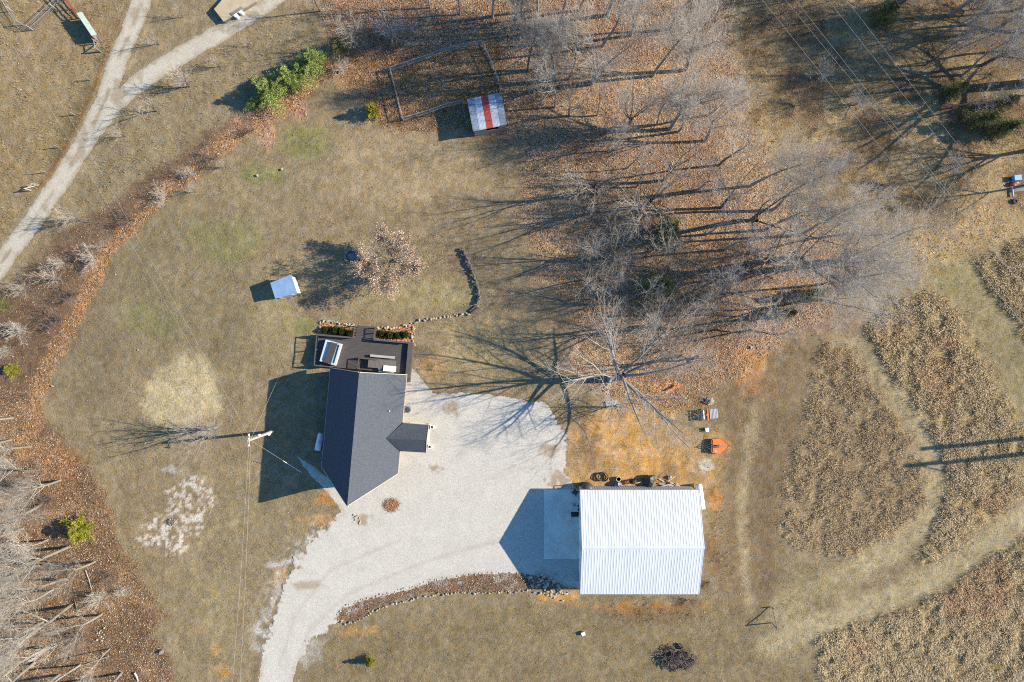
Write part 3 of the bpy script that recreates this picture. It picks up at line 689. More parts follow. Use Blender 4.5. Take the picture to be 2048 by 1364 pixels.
for xx in (sl_, sr_):
    mb = MB(); mb.bar((xx, Y1 - .02, RT), (xx, sy, RT - .62), .14, .05)
    for i in range(3): q = i / 2; mb.box((xx, Y1 + .1 + q * (sy - Y1 - .2), (RT - .62 * q) / 2 - .02), (.09, .09, RT - .62 * q - .08))
    for i in range(1, 9): q = i / 9; mb.box((xx, Y1 + q * (sy - Y1), (RT - .62 * q) / 2), (.03, .03, RT - .62 * q - .1))
    mb.build('handrail', M['rail'], stt)
rx = HL(716.5, 730, 1.7); ry = HL(717, 716, 1.7).y
railing((rx.x, Y0 + .1, 0), (rx.x, ry, 0), DZ, RT, dk, bal=.16); railing((rx.x, ry, 0), (rx.x + 2.3, ry, 0), DZ, RT, dk)

HZ = R(-5.1)
def on_house(v, z): return Matrix.Translation(house.location) @ Matrix.Rotation(HZ, 4, 'Z') @ Vector((v.x, v.y, z))
# hot tub with its cover folded up
tc = HL(661, 705, 1.5); ht = thing('hot_tub', 'white hot tub on the deck with its brown cover half open', 'hot tub', on_house(tc, DZ), HZ + R(-11))
tw, tl, th = 2.0, 2.75, .72
sh = MB(); sh.b2(-tw / 2, tw / 2, -tl / 2, tl / 2, 0, .22)
for q in ((-tw / 2, -tw / 2 + .2, -tl / 2, tl / 2), (tw / 2 - .2, tw / 2, -tl / 2, tl / 2), (-tw / 2 + .2, tw / 2 - .2, -tl / 2, -tl / 2 + .2), (-tw / 2 + .2, tw / 2 - .2, tl / 2 - .2, tl / 2)):
    sh.b2(*q, .22, th)
sh.b2(-tw / 2 + .2, -tw / 2 + .55, -tl / 2 + .2, tl / 2 - .2, .22, .5).b2(tw / 2 - .6, tw / 2 - .2, -tl / 2 + .2, tl / 2 - .9, .22, .5)
for y in (-.6, 0, .6): sh.tube([(-tw / 2 + .37, y, .5), (-tw / 2 + .37, y, .58)], .1, 10)
sh.build('shell', M['tub'], ht)
MB().b2(-tw / 2 + .21, tw / 2 - .21, -tl / 2 + .21, tl / 2 - .21, .53, .555).build('water', M['water'], ht)
cv = MB(); cv.slab([(-.42, -tl / 2 + .05, th + .18), (.5, -tl / 2 + .05, th + .42), (.62, tl / 2 - .1, th + .42), (-.3, tl / 2 - .1, th + .18)], .1)
cv.slab([(-.42, -tl / 2 + .05, th + .07), (.5, -tl / 2 + .05, th + .3), (.62, tl / 2 - .1, th + .3), (-.3, tl / 2 - .1, th + .07)], .06)
cv.build('cover', M['cover'], ht)
MB().tube([(.5, -tl / 2 - .02, .3), (.56, -tl / 2 - .02, th + .4)], .025, 8).build('cover_arm', M['darkgrey'], ht); MB().tube([(.62, tl / 2, .3), (.62, tl / 2, th + .4)], .025, 8).build('cover_arm', M['darkgrey'], ht)
# long table and benches
tc = HL(764, 728, 1.55); tb = thing('picnic_table', 'long dark slatted table on the deck beside the cabin wall', 'table', on_house(tc, DZ), HZ)
mb = MB()
for i in range(22): mb.b2(-1.7 + i * .155, -1.7 + i * .155 + .135, -.55, .55, .71, .75)
mb.b2(-1.68, 1.68, -.5, -.42, .63, .708).b2(-1.68, 1.68, .42, .5, .63, .708); mb.build('table_top', M['tabletop'], tb)
for sx in (-1.45, 1.45):
    for y in (-.4, .4): MB().box((sx, y, .315), (.09, .09, .63)).build('leg', M['rail'], tb)
for dy, x0, x1, lab in ((.9, -1.6, 1.45, 'long pale plank bench on the deck on the open side of the dark table'), (-.85, -.4, 1.5, 'short pale plank bench on the deck between the dark table and white chest')):
    bn = thing('bench', lab, 'bench', on_house(tc + Vector((0, dy, 0)), DZ), HZ, 'benches beside the deck table')
    MB().b2(x0, x1, -.15, .15, .42, .46).build('seat', M['palewood'], bn)
    for x in (x0 + .2, x1 - .2): MB().b2(x - .04, x + .04, -.13, .13, 0, .418).build('leg', M['palewood'], bn)
cc = HL(777.5, 749, 1.6); ch = thing('chest_freezer', 'white lidded chest against the cabin wall on the deck', 'chest', on_house(Vector((cc.x, .62, 0)), DZ), HZ)
MB().b2(-.7, .7, -.36, .3, .04, .78).build('cabinet', M['white'], ch)
ld = MB().b2(-.72, .72, -.37, .33, .782, .86).build('lid', M['white'], ch); MB().b2(-.1, .1, .331, .36, .8, .83).build('handle', M['darkgrey'], ld)
bx = HL(759, 747, 1.4); o = thing('storage_bin', 'small white bin on the deck left of the white chest', 'bin', on_house(Vector((bx.x, .55, 0)), DZ), HZ)
MB().b2(-.16, .16, -.14, .14, 0, .5).build('bin_body', M['white'], o); MB().b2(-.18, .18, -.16, .16, .502, .55).build('lid', M['white'], o)

# condenser, planters, tank, shrubs come with the cabin yard
o = thing('condenser_unit', 'round grey air conditioner condenser on the gravel beside the cabin wall', 'air conditioner', P(817, 818))
MB().lathe((0, 0, 0), [(.42, 0), (.42, .7), (.46, .72), (.46, .78), (.36, .8)], 20).build('housing', M['grey'], o)
MB().lathe((0, 0, .79), [(.33, 0), (.33, .03), (.1, .05)], 20).build('fan_grille', M['darkgrey'], o)
for px, py, lab in ((864.5, 853.5, 'square white planter by the porch corner nearest the deck'), (860, 892.5, 'square white planter by the porch corner facing the driveway')):
    o = thing('planter', lab, 'planter', P(px, py), HZ, 'planters at the porch')
    mb = MB()
    for q in ((-.22, -.15, -.22, .22), (.15, .22, -.22, .22), (-.15, .15, -.22, -.15), (-.15, .15, .15, .22)): mb.b2(*q, 0, .5)
    mb.build('tub', M['white'], o); MB().b2(-.149, .149, -.149, .149, .0, .42).build('soil', M['soil'], o)
def propane(px0, py0, px1, py1, r, hc, lab):
    p0, p1 = P(px0, py0, hc + r), P(px1, py1, hc + r); p0.z = p1.z = hc
    c = (p0 + p1) / 2; L = (p1 - p0).length; ang = math.atan2(p1.y - p0.y, p1.x - p0.x)
    o = thing('propane_tank', lab, 'propane tank', (c.x, c.y, 0), ang)
    n = 9; pts = []; rs = []
    for i in range(n): q = math.pi / 2 * i / (n - 1); pts.append((-L / 2 + r * .75 * (1 - math.sin(q)), 0, hc)); rs.append(max(.02, r * math.cos(math.pi / 2 - q)))
    pts2 = [(-p[0], p[1], p[2]) for p in pts[::-1]]
    MB().tube(pts + pts2, rs + rs[::-1], 24).build('tank_shell', M['tank'], o, smooth=True)
    MB().lathe((0, 0, hc + r - .05), [(.19, 0), (.19, .14), (.14, .2), (.03, .22)], 16).build('valve_dome', M['tank'], o)
    for x in (-L * .3, L * .3): MB().b2(x - .06, x + .06, -r * .7, r * .7, 0, hc - r * .7).build('saddle', M['concrete'], o)
propane(640.5, 868, 633, 901, .37, .55, 'white propane tank in the shade along the cabin side')
propane(1399, 970, 1406, 1019, .42, .62, 'long white propane tank behind the white barn corner')

# ------------------------------------------------------------------ the barn
bx0, bx1, by0, by1 = [P(1155, 0).x, P(1384, 0).x, P(0, 1168).y, P(0, 968).y]
ym = (by0 + by1) / 2; bh, br = 3.4, 5.6
barn = thing('barn', 'big white ribbed steel barn with low gable roof', 'barn', ((bx0 + bx1) / 2, ym, 0))
W2, D2 = (bx1 - bx0) / 2, (by1 - by0) / 2; iw, idp = W2 - .18, D2 - .25
sl = (br - bh) / D2; zt = bh - .1 + .25 * sl; zr = br - .1
wl = MB().add([(-iw, -idp, 0), (iw, -idp, 0), (iw, idp, 0), (-iw, idp, 0), (-iw, -idp, zt), (iw, -idp, zt), (iw, idp, zt), (-iw, idp, zt), (-iw, 0, zr), (iw, 0, zr)],
              [(0, 1, 5, 4), (2, 3, 7, 6), (1, 2, 6, 9, 5), (3, 0, 4, 8, 7), (3, 2, 1, 0)])
n = int(2 * iw / .3)
for i in range(n):
    x = -iw + .15 + i * .3
    for sy_ in (-1, 1): wl.box((x, sy_ * (idp + .008), zt / 2), (.05, .016, zt - .05))
wl.build('wall', M['barnwall'], barn)
def ribbed(u0, u1, pitch, f):
    """corrugated sheet; f(u, t, up) -> point; ribs run along t"""
    us = []; u = u0
    while u < u1 - .01:
        for q, h in ((0, 0), (.60, 0), (.72, .016), (.88, .016)): us.append((min(u + q * pitch, u1), h))
        u += pitch
    us.append((u1, 0)); vs = []; fs = []
    for u, h in us: vs += [f(u, 0, h), f(u, 1, h)]
    for i in range(len(us) - 1): fs.append((2 * i, 2 * i + 2, 2 * i + 3, 2 * i + 1))
    return vs, fs
mb = MB()
for sy_ in (-1, 1):
    vs, fs = ribbed(-W2, W2, .325, lambda u, t, h: (u, sy_ * D2 * (1 - t) + sy_ * .03 * t, bh + (br - bh) * t + h))
    mb.add(vs, [q[::sy_] for q in fs])
mb.slab([(-W2 + .01, -D2 + .02, bh - .02), (W2 - .01, -D2 + .02, bh - .02), (W2 - .01, 0, br - .02), (-W2 + .01, 0, br - .02)], .06)
mb.slab([(W2 - .01, D2 - .02, bh - .02), (-W2 + .01, D2 - .02, bh - .02), (-W2 + .01, 0, br - .02), (W2 - .01, 0, br - .02)], .06)
rf = mb.build('roof', M['barnroof'], barn)
MB().slab([(-W2 - .02, -.2, br - .02), (W2 + .02, -.2, br - .02), (W2 + .02, 0, br + .06), (-W2 - .02, 0, br + .06)], .02).slab([(-W2 - .02, 0, br + .06), (W2 + .02, 0, br + .06), (W2 + .02, .2, br - .02), (-W2 - .02, .2, br - .02)], .02).build('ridge_cap', M['barnroof'], rf)
mb = MB()
for sx in (-1, 1):
    for sy_ in (-1, 1): mb.bar((sx * (W2 + .02), sy_ * D2, bh - .07), (sx * (W2 + .02), sy_ * .02, br - .07), .04, .18)
for sy_ in (-1, 1): mb.bar((-W2, sy_ * (D2 + .03), bh - .06), (W2, sy_ * (D2 + .03), bh - .06), .05, .12)
mb.build('trim', M['grey'], barn)
for y0, y1 in ((-4.4, -1.4), (-.6, 2.4)):
    d = MB()
    for k in range(5): d.b2(-iw - .04, -iw - .0, y0, y1, .05 + k * .55, .05 + k * .55 + .53)
    d = d.build('garage_door', M['white'], barn); MB().box((-iw - .06, (y0 + y1) / 2, 1.0), (.05, .2, .05)).build('handle', M['darkgrey'], d)
d = MB().b2(-iw - .04, -iw, 3.4, 4.4, .05, 2.1).build('door', M['white'], barn); MB().box((-iw - .07, 3.55, 1.05), (.06, .05, .12)).build('handle', M['darkgrey'], d)
p0, p1 = P(1088, 1118), P(1162, 979)
tag(MB().b2(p0.x, p1.x, p0.y, p1.y, -.1, .03).build('concrete_apron', M['concrete']), kind='structure')

# things on the apron and behind the barn
def simple(mb, name, m, px, py, rz, lab, cat, h=0.0, group=None):
    o = mb.build(name, m); o.location = P(px, py); o.location.z = h; o.rotation_euler.z = rz
    return tag(o, lab, cat, group)
simple(MB().b2(-.55, .55, -.3, .3, 0, .02), 'rubber_mat', M['black'], 1151, 1028.5, 0, 'black rubber mat on the shaded concrete apron', 'mat', .031)
def bucket(px, py, m, lab, z=.031, r=.17, h=.36, group=None):
    o = thing('bucket', lab, 'bucket', P(px, py) + Vector((0, 0, z)), 0, group)
    MB().tube([(0, 0, 0), (0, 0, h), (0, 0, h), (0, 0, .06)], [r * .85, r, r * .88, r * .75], 16).build('pail', m, o)
    MB().tube([(r * math.cos(q), r * .7 * math.sin(q) - .02, h + .02 * math.sin(q)) for q in [k * math.pi / 8 for k in range(9)]], .008, 5).build('handle', M['grey'], o)
bucket(1156.5, 1010, M['tank'], 'pale bucket on the apron against the barn wall, nearer the dark clutter', group='buckets on the apron')
bucket(1157, 1017.5, M['tank'], 'pale bucket on the apron against the barn wall, nearer the black mat', group='buckets on the apron')
o = thing('folding_chair', 'small pale folding chair on the shaded apron', 'chair', P(1148.5, 1008) + Vector((0, 0, .031)), R(90))
MB().b2(-.22, .22, -.2, .2, .42, .45).build('seat', M['palewood'], o); MB().b2(-.22, .22, .2, .23, .5, .85).build('backrest', M['palewood'], o)
for x in (-.2, .2):
    for y in (-.18, .2): MB().box((x, y, .21), (.025, .025, .415 if y < 0 else .415)).build('leg', M['grey'], o)
o = thing('push_mower', 'dark push mower with angled handle standing on the apron', 'mower', P(1150, 984) + Vector((0, 0, .031)), R(-35))
MB().box((0, 0, .2), (.55, .5, .14)).lathe((0, 0, .27), [(.16, 0), (.16, .1), (.08, .14)], 12).build('mower_deck', M['darkgrey'], o)
MB().tube([(-.25, -.2, .2), (-.95, -.2, .85), (-.95, .2, .85), (-.25, .2, .2)], .018, 6).build('handle', M['darkgrey'], o)
for x in (-.25, .25):
    for y in (-.28, .28): MB().tube([(x, y - .03, .11), (x, y + .03, .11)], .11, 12).build('wheel', M['black'], o)
o = thing('jug', 'small white jug on the apron above the folding chair', 'jug', P(1156, 997) + Vector((0, 0, .031)))
MB().lathe((0, 0, 0), [(.1, 0), (.11, .2), (.05, .27)], 12).build('jug_body', M['white'], o); MB().lathe((0, 0, .272), [(.03, 0), (.03, .04)], 10).build('cap', M['blueplastic'], o)
o = thing('water_tank', 'black rounded water tank at the barn corner beyond the apron', 'tank', P(1173, 975), 0)
vs = []
MB().tube([(-.62, 0, .02), (-.62, 0, .02), (.62, 0, .02)], .01, 4)
mb = MB(); prof = [(.72, .02), (.74, .1), (.74, 1.25), (.66, 1.5), (.45, 1.66), (.18, 1.72)]
mb.lathe((0, 0, 0), prof, 24)
tk = mb.build('tank_body', M['darkgrey'], o, smooth=True)
MB().lathe((0, 0, 1.70), [(.2, 0), (.2, .09), (.15, .11)], 16).build('lid', M['black'], o)
MB().tube([(-.78, .55, 0), (-.78, .55, 1.9), (-.78, -.35, 1.9)], .05, 8).build('pipe', M['black'], o)
MB().tube([(-.4, -.3, 1.62), (-.5, .0, 1.62), (-.42, .35, 1.55), (-.3, .5, 1.5)], .03, 8).build('hose', M['palewood'], o)
# coil of black pipe
o = thing('pipe_coil', 'coil of black plastic pipe lying on orange soil behind the barn', 'coil', P(1206, 953))
for k in range(5):
    r = .62 - .03 * (k % 2); MB().tube([(r * math.cos(q), r * .85 * math.sin(q), .06 + .09 * k + .03 * math.sin(3 * q + k)) for q in [i * 2 * math.pi / 24 for i in range(25)]], .045, 6).build('pipe_loop', M['darkgrey'], o)
simple(MB().lump((0, 0, .3), (.55, .42, .4), 4, .3), 'tarp_heap', mat('grey_blue_tarp', (.10, .12, .17, 1), .5, .4), 1234, 968, .3, 'grey blue tarp bundled over junk behind the barn', 'tarp')
bucket(1236.5, 957, M['white'], 'white bucket standing beside the grey blue tarp', 0, .3, .4)
simple(MB().lump((0, 0, .25), (.4, .35, .35), 9, .3), 'trash_bag', M['black'], 1267, 962, 0, 'small black bag of rubbish between the two tarp heaps', 'bag')
simple(MB().lump((0, 0, .4), (.75, .7, .55), 12, .35), 'covered_machine', mat('black_tarp', (.03, .03, .033, 1), .5, .5), 1298, 961, .5, 'machine under a black tarp behind the barn', 'machine')
o = thing('engine_block', 'rusty dark engine lying between bucket and black bag', 'engine', P(1253, 963), .4)
MB().box((0, 0, .2), (.5, .3, .36)).build('block', M['rust'], o); MB().tube([(-.2, -.2, .3), (.5, .5, .6)], .03, 6).build('pipe', M['rust'], o)
simple(MB().lump((0, 0, .15), (.25, .2, .2), 31, .2), 'feed_sack', M['palewood'], 1339, 954, 0, 'crumpled pale sack beyond the loose boards', 'sack')
bl = [(1318, 958, 1328, 963, 'short pale board nearest the black tarp'), (1318, 967, 1352, 972, 'long pale board lying close to the barn wall'), (1336, 962, 1350, 952, 'tilted tan board pointing away from the barn'),
      (1340, 963, 1356, 970, 'pale board at the far end of the lumber scatter'), (1322, 972, 1346, 966, 'pale board crossing under the long board'), (1255, 968, 1282, 963, 'tan board between engine and black bag'), (1290, 968, 1297, 978, 'weathered board leaning at the black tarp'), (1352, 964, 1360, 975, 'short board near the barn tank end')]
for i, (x0, y0, x1, y1, lab) in enumerate(bl):
    p0, p1 = P(x0, y0), P(x1, y1); c = (p0 + p1) / 2
    o = MB().box((0, 0, 0), ((p1 - p0).length, .14, .04)).build('board', M['lumber'] if i % 3 == 2 else M['palewood'])
    o.location = (c.x, c.y, .06 + .05 * i); o.rotation_euler.z = math.atan2(p1.y - p0.y, p1.x - p0.x); o.rotation_euler.x = .1 * (i % 3); tag(o, lab, 'board', 'loose boards behind the barn')
simple(MB().b2(-3.2, 3.2, -.12, .12, .0, .1).b2(-3.0, 3.2, -.1, .1, .101, .19), 'lumber_stack', M['lumber'], 1255, 976.5, 0, 'low stack of lumber along the foot of the barn wall', 'lumber')

# farm implements on the barn yard
o = thing('rotary_cutter', 'bright orange rotary cutter with pointed tail and dark hitch', 'mower attachment', P(1436, 891), 0)
mb = MB(); out = [(-.85, .85), (.25, .92), (.7, .55), (1.15, .12), (1.15, -.12), (.7, -.6), (.2, -.95), (-.85, -.8)]
mb.slab([(x, y, .42) for x, y in out][::-1], .05)
for i in range(len(out)):
    (x0, y0), (x1, y1) = out[i], out[(i + 1) % 8]; mb.bar((x0, y0, .3), (x1, y1, .3), .03, .3)
mb.b2(-.8, -.75, -.75, .8, .421, .5); mb.build('cutter_deck', M['orange'], o)
MB().box((-.25, 0, .55), (.4, .32, .24)).box((-.25, 0, .7), (.18, .18, .1)).build('gearbox', M['darkgrey'], o)
MB().tube([(-.45, 0, .55), (-1.9, -.1, .5)], .05, 8).tube([(-.95, .75, .45), (-1.0, -.8, .45)], .06, 8).tube([(-.95, .4, .45), (-1.7, -.05, .5)], .04, 6).tube([(-.95, -.4, .45), (-1.7, -.1, .5)], .04, 6).tube([(-1, .3, .45), (-.9, 0, 1.0), (-1, -.3, .45)], .04, 6).tube([(-.9, 0, 1.0), (.8, 0, .5)], .025, 6).build('hitch_frame', M['darkgrey'], o)
MB().tube([(1.25, -.05, .18), (1.25, .05, .18)], .18, 14).tube([(.8, 0, .44), (1.2, 0, .4), (1.25, 0, .2)], .03, 6).build('tail_wheel', M['black'], o)
MB().b2(-.55, -.25, -.75, -.55, .421, .44).build('decal', M['palewood'], o)
o = thing('tiller', 'dark tined tiller with an orange beam beside the pallet', 'tiller', P(1405, 829), R(4))
mb = MB(); mb.b2(-.75, -.62, -.65, .65, .4, .52).b2(-.5, .45, -.62, -.55, .25, .5).b2(-.5, .45, .55, .62, .25, .5)
for x in (-.45, -.25, .25): mb.bar((x, -.6, .4), (x, .6, .4), .07, .07)
mb.build('frame', M['darkgrey'], o)
MB().tube([(0, -.55, .3), (0, .55, .3)], .15, 10).build('rotor', M['grey'], o)
MB().b2(.46, .64, -.75, .75, .3, .48).tube([(.55, 0, .5), (.2, 0, .8)], .05, 6).tube([(-.75, 0, .5), (-1.2, .25, .5)], .04, 6).build('orange_beam', M['orange'], o)
o = thing('pallet', 'weathered grey slatted pallet beside the orange beamed tiller', 'pallet', P(1427, 827), R(4))
for i in range(7): MB().b2(-.5, .5, -.6, .6, .1, .12)
mb = MB()
for i in range(6): mb.b2(-.5 + i * .175, -.5 + i * .175 + .12, -.6, .6, .115, .14)
mb.build('slats', M['whitetin'], o); mb = MB()
for y in (-.55, 0, .55): mb.b2(-.5, .5, y - .045, y + .045, 0, .114)
mb.build('stringers', M['oldwood'], o)
o = thing('tractor_implement', 'small orange boom lying under the big bare tree', 'farm implement', P(1346, 776), R(12))
MB().bar((-.75, -.12, .15), (.6, .1, .3), .16, .14).bar((-.1, 0, .25), (.45, .35, .2), .12).build('boom', M['orange'], o); MB().box((.62, .1, .3), (.3, .4, .1)).build('plate', M['orange'], o); MB().tube([(-.7, -.1, .18), (-1.0, .0, .1)], .04, 6).build('hitch', M['darkgrey'], o)
o = thing('metal_sheet', 'loose grey metal sheet lying under the big bare tree', 'sheet', P(1223, 808), R(10))
mb = MB(); vs, fs = ribbed(-.7, .7, .2, lambda u, t, h: (u, -.45 + .9 * t, .06 + h + .1 * t)); mb.add(vs, fs).build('sheet', M['grey'], o)
simple(MB().b2(-.2, .2, -.25, .25, 0, .32), 'mineral_block', M['white'], 1413, 859, .1, 'white block on the soil between tiller and rotary cutter', 'block')
simple(MB().b2(-.22, .22, -.2, .2, 0, .34), 'meter_box', M['white'], 1166, 1266, .4, 'small white box alone on the south lawn', 'box')

# ------------------------------------------------------------------ small sheds
def shed_frame(px4, h4, inset=.14):
    ps = [P(x, y, h) for (x, y), h in zip(px4, h4)]; c = sum(ps, Vector()) / 4
    return ps, Vector((c.x, c.y, 0))
q, c = shed_frame([(540.5, 565.5), (582.6, 549.5), (594.4, 585.5), (550.6, 597.5)], [1.8, 2.0, 2.0, 1.8])
o = thing('small_shed', 'little shed with a pale blue tin roof on the lawn', 'shed', c); L4 = [p - c for p in q]
cen = sum(L4, Vector()) / 4; ins = [cen + (p - cen) * .9 for p in L4]
MB().add([(p.x, p.y, 0) for p in ins] + [(p.x, p.y, p.z - .06) for p in ins], [(3, 2, 6, 7), (2, 1, 5, 6), (1, 0, 4, 5), (0, 3, 7, 4)]).build('wall', M['white'], o)
mb = MB(); vs, fs = ribbed(0, 1, .075, lambda u, t, h: L4[0].lerp(L4[3], u).lerp(L4[1].lerp(L4[2], u), t) + Vector((0, 0, h * .5))); mb.add(vs, fs)
mb.slab([p - Vector((0, 0, .01)) for p in L4][::-1], .04); mb.build('roof', M['bluetin'], o)
d0, d1 = ins[3].lerp(ins[2], .3), ins[3].lerp(ins[2], .7); dd = (d1 - d0).normalized(); nn = Vector((dd.y, -dd.x, 0)) * .03
MB().bar((d0.x + nn.x, d0.y + nn.y, .8), (d1.x + nn.x, d1.y + nn.y, .8), .05, 1.5).build('door', M['whitetin'], o)
q, c = shed_frame([(934, 198.2), (1003, 185), (1013.4, 249.5), (946.2, 262.9)], [2.35, 2.35, 2.45, 2.45])
o = thing('striped_shed', 'open fronted shed with red and white striped tin roof at the wood edge', 'shed', c); L4 = [p - c for p in q]
names = [('greytin', 'dull grey roof sheet'), ('whitetin', 'white roof sheet left of the red one'), ('redtin', 'red middle roof sheet'), ('whitetin', 'white roof sheet right of the red one'), ('greytin', 'blotchy grey roof sheet at the end')]
for i, (mn, lb) in enumerate(names):
    mb = MB(); a0, a1 = i / 5, (i + 1) / 5
    vs, fs = ribbed(a0, a1, .04, lambda u, t, h: L4[0].lerp(L4[1], u).lerp(L4[3].lerp(L4[2], u), 1 - t) + Vector((0, 0, h * .5 + .002 * (i % 2)))); mb.add(vs, fs)
    r_ = mb.build('roof_sheet', M[mn], o); r_['label'] = lb
cen = sum(L4, Vector()) / 4; ins = [cen + (p - cen) * .93 for p in L4]
MB().slab([p - Vector((0, 0, .02)) for p in L4][::-1], .05).build('roof_frame', M['oldwood'], o)
w = MB()
for i, j in ((0, 1), (0, 3), (1, 2)): w.bar((ins[i].x, ins[i].y, 1.1), (ins[j].x, ins[j].y, 1.1), .06, 2.2)
a_, b_ = ins[3], ins[2]
for t0, t1, z0, z1 in ((0, .38, 0, 2.3), (.78, 1, 0, 2.3), (.38, .78, 0, 1.2)):
    u, v_ = a_.lerp(b_, t0), a_.lerp(b_, t1); w.bar((u.x, u.y, (z0 + z1) / 2), (v_.x, v_.y, (z0 + z1) / 2), .06, z1 - z0)
w.build('wall', M['oldwood'], o)

# ------------------------------------------------------------------ pens, braces, poles, wires
def fence(name, lab, pts, h, step, m, rails=(1.0,), w=.09, wire=True, cat='fence'):
    ps = [P(*p) for p in pts]; c = ps[0]
    o = thing(name, lab, cat, c); rl = MB(); wr = MB()
    for a_, b_ in zip(ps[:-1], ps[1:]):
        L = (b_ - a_).length; n = max(1, round(L / step))
        for i in range(n):
            q = a_.lerp(b_, i / n) - c; MB().box((q.x, q.y, h / 2), (.1, .1, h)).build('post', m, o)
        for r in rails: rl.bar((a_.x - c.x, a_.y - c.y, h * r - .03), (b_.x - c.x, b_.y - c.y, h * r - .03), w, w)
        if wire:
            for k in range(1, 7): wr.bar((a_.x - c.x, a_.y - c.y, h * k / 7), (b_.x - c.x, b_.y - c.y, h * k / 7), .012)
            for k in range(int(L / .25)):
                q = a_.lerp(b_, k * .25 / L) - c; wr.bar((q.x, q.y, .02), (q.x, q.y, h - .06), .01)
    q = ps[-1] - c; MB().box((q.x, q.y, h / 2), (.1, .1, h)).build('post', m, o)
    if rl.v: rl.build('rail', m, o)
    if wr.v: wr.build('wire_mesh', M['grey'], o)
    return o
fence('pen_fence', 'weathered wooden pen fence around the leafy run beside the striped shed', [(1003, 186), (993, 150), (975, 110), (963, 88), (925, 95), (890, 103), (852, 118), (815, 130), (782, 141), (807, 241), (860, 225), (893, 213), (925, 206)], 1.05, 2.3, M['fenceboard'], (1.0, .15), w=.075)
def brace(p0, p1, h, lab, m, rail=True):
    a_, b_ = P(*p0), P(*p1); c = (a_ + b_) / 2; o = thing('brace_post', lab, 'fence brace', c); u, v_ = a_ - c, b_ - c
    for q, k in ((u, 1 if rail else .4), (v_, 1)): MB().tube([(q.x, q.y, 0), (q.x, q.y, h * k)], .075, 8).build('post', m, o)
    if rail: MB().tube([(u.x, u.y, h - .25), (v_.x, v_.y, h - .25)], .06, 8).build('rail', m, o)
    MB().tube([(u.x, u.y, .15), (v_.x, v_.y, h - .1)], .06, 8).build('diagonal', m, o)
brace((1544, 1214), (1544, 1246), 1.8, 'lone wooden fence brace beside the mown lane', M['oldwood'], False)
brace((76, 371), (62, 381), 1.2, 'bleached wooden fence brace in the field corner beside the road', M['palewood'])
brace((197, 87), (200, 103), 1.3, 'thin fence brace below the green panels', M['oldwood'])
fence('wire_fence', 'sagging wire field fence along the gravel road', [(202, 104), (180, 160), (150, 230), (118, 295), (92, 345), (78, 370)], 1.1, 3.2, M['oldwood'], (), wire=False)
fence('wire_pen', 'wire panel pen with a dry run in the far field corner', [(16, 4), (25, 22), (45, 50), (66, 60), (112, 18), (130, 0)], 1.3, 2.6, M['fenceboard'], (1.0, .5), w=.035)
fence('plank_fence', 'reddish plank fence ending at the green panels', [(128, -8), (150, 18), (166, 36)], 1.5, 1.6, M['rust'], (1.0, .75, .5, .25), w=.1, wire=False)
# slatted green panels
o = thing('panel_screen', 'row of pale green slatted panels leaning beside the pen', 'panel', P(184, 62))
a_, b_ = P(170, 39) - P(184, 62), P(200, 84) - P(184, 62); dd = (b_ - a_).normalized(); nn = Vector((-dd.y, dd.x, 0))
if nn.x < 0: nn = -nn
for i in range(4):
    u, v_ = a_.lerp(b_, i / 4), a_.lerp(b_, (i + .96) / 4)
    MB().slab([u + Vector((0, 0, 1.7)), v_ + Vector((0, 0, 1.7)), v_ + nn * .55 + Vector((0, 0, 1.35)), u + nn * .55 + Vector((0, 0, 1.35))], .04).build('panel', M['greenpanel'], o)
    MB().bar(v_ + Vector((0, 0, 1.73)), v_ + nn * .58 + Vector((0, 0, 1.4)), .06).build('slat', M['palewood'], o)
    MB().box((u.x, u.y, .83), (.08, .08, 1.66)).build('post', M['oldwood'], o)
MB().bar(a_ + Vector((0, 0, .9)), b_ + Vector((0, 0, .9)), .03, 1.4).build('backboard', M['oldwood'], o)
# plywood platform by the road
q = [P(428, 18, .7), P(447, 43, .7), P(512, 2, .7), P(532, -40, .7), P(470, -30, .7)]; c = Vector((q[0].x + 1, q[0].y, 0))
o = thing('plywood_platform', 'low tan plywood platform at the edge of the gravel road', 'platform', c)
MB().slab([p - c for p in q], .08).build('top', M['tan'], o); ins = [p - c for p in q]; ce = sum(ins, Vector()) / 5; ins = [ce + (p - ce) * .97 for p in ins]
MB().add([(p.x, p.y, 0) for p in ins] + [(p.x, p.y, .61) for p in ins], [(i, (i + 1) % 5, (i + 1) % 5 + 5, i + 5) for i in range(5)]).build('skirt', M['oldwood'], o)
for px, py, lab in ((471, 30, 'white drum at the road edge, nearer the platform corner'), (480.5, 22, 'white drum at the road edge beside the grey board')):
    o = thing('drum', lab, 'drum', P(px, py, .75) - Vector((0, 0, .7)), 0, 'drums beside the platform'); MB().lathe((0, 0, 0), [(.24, 0), (.24, .6)], 16).build('barrel', M['white'], o); MB().lathe((0, 0, .602), [(.25, 0), (.25, .05), (.1, .055)], 16).build('lid', M['white'], o)
o = MB().bar((-.8, 0, 0), (.8, 0, 0), .35, .06).build('board', M['oldwood']); o.location = P(473, 22, .75); o.rotation_euler.z = R(33); tag(o, 'grey board resting on the plywood platform edge', 'board')
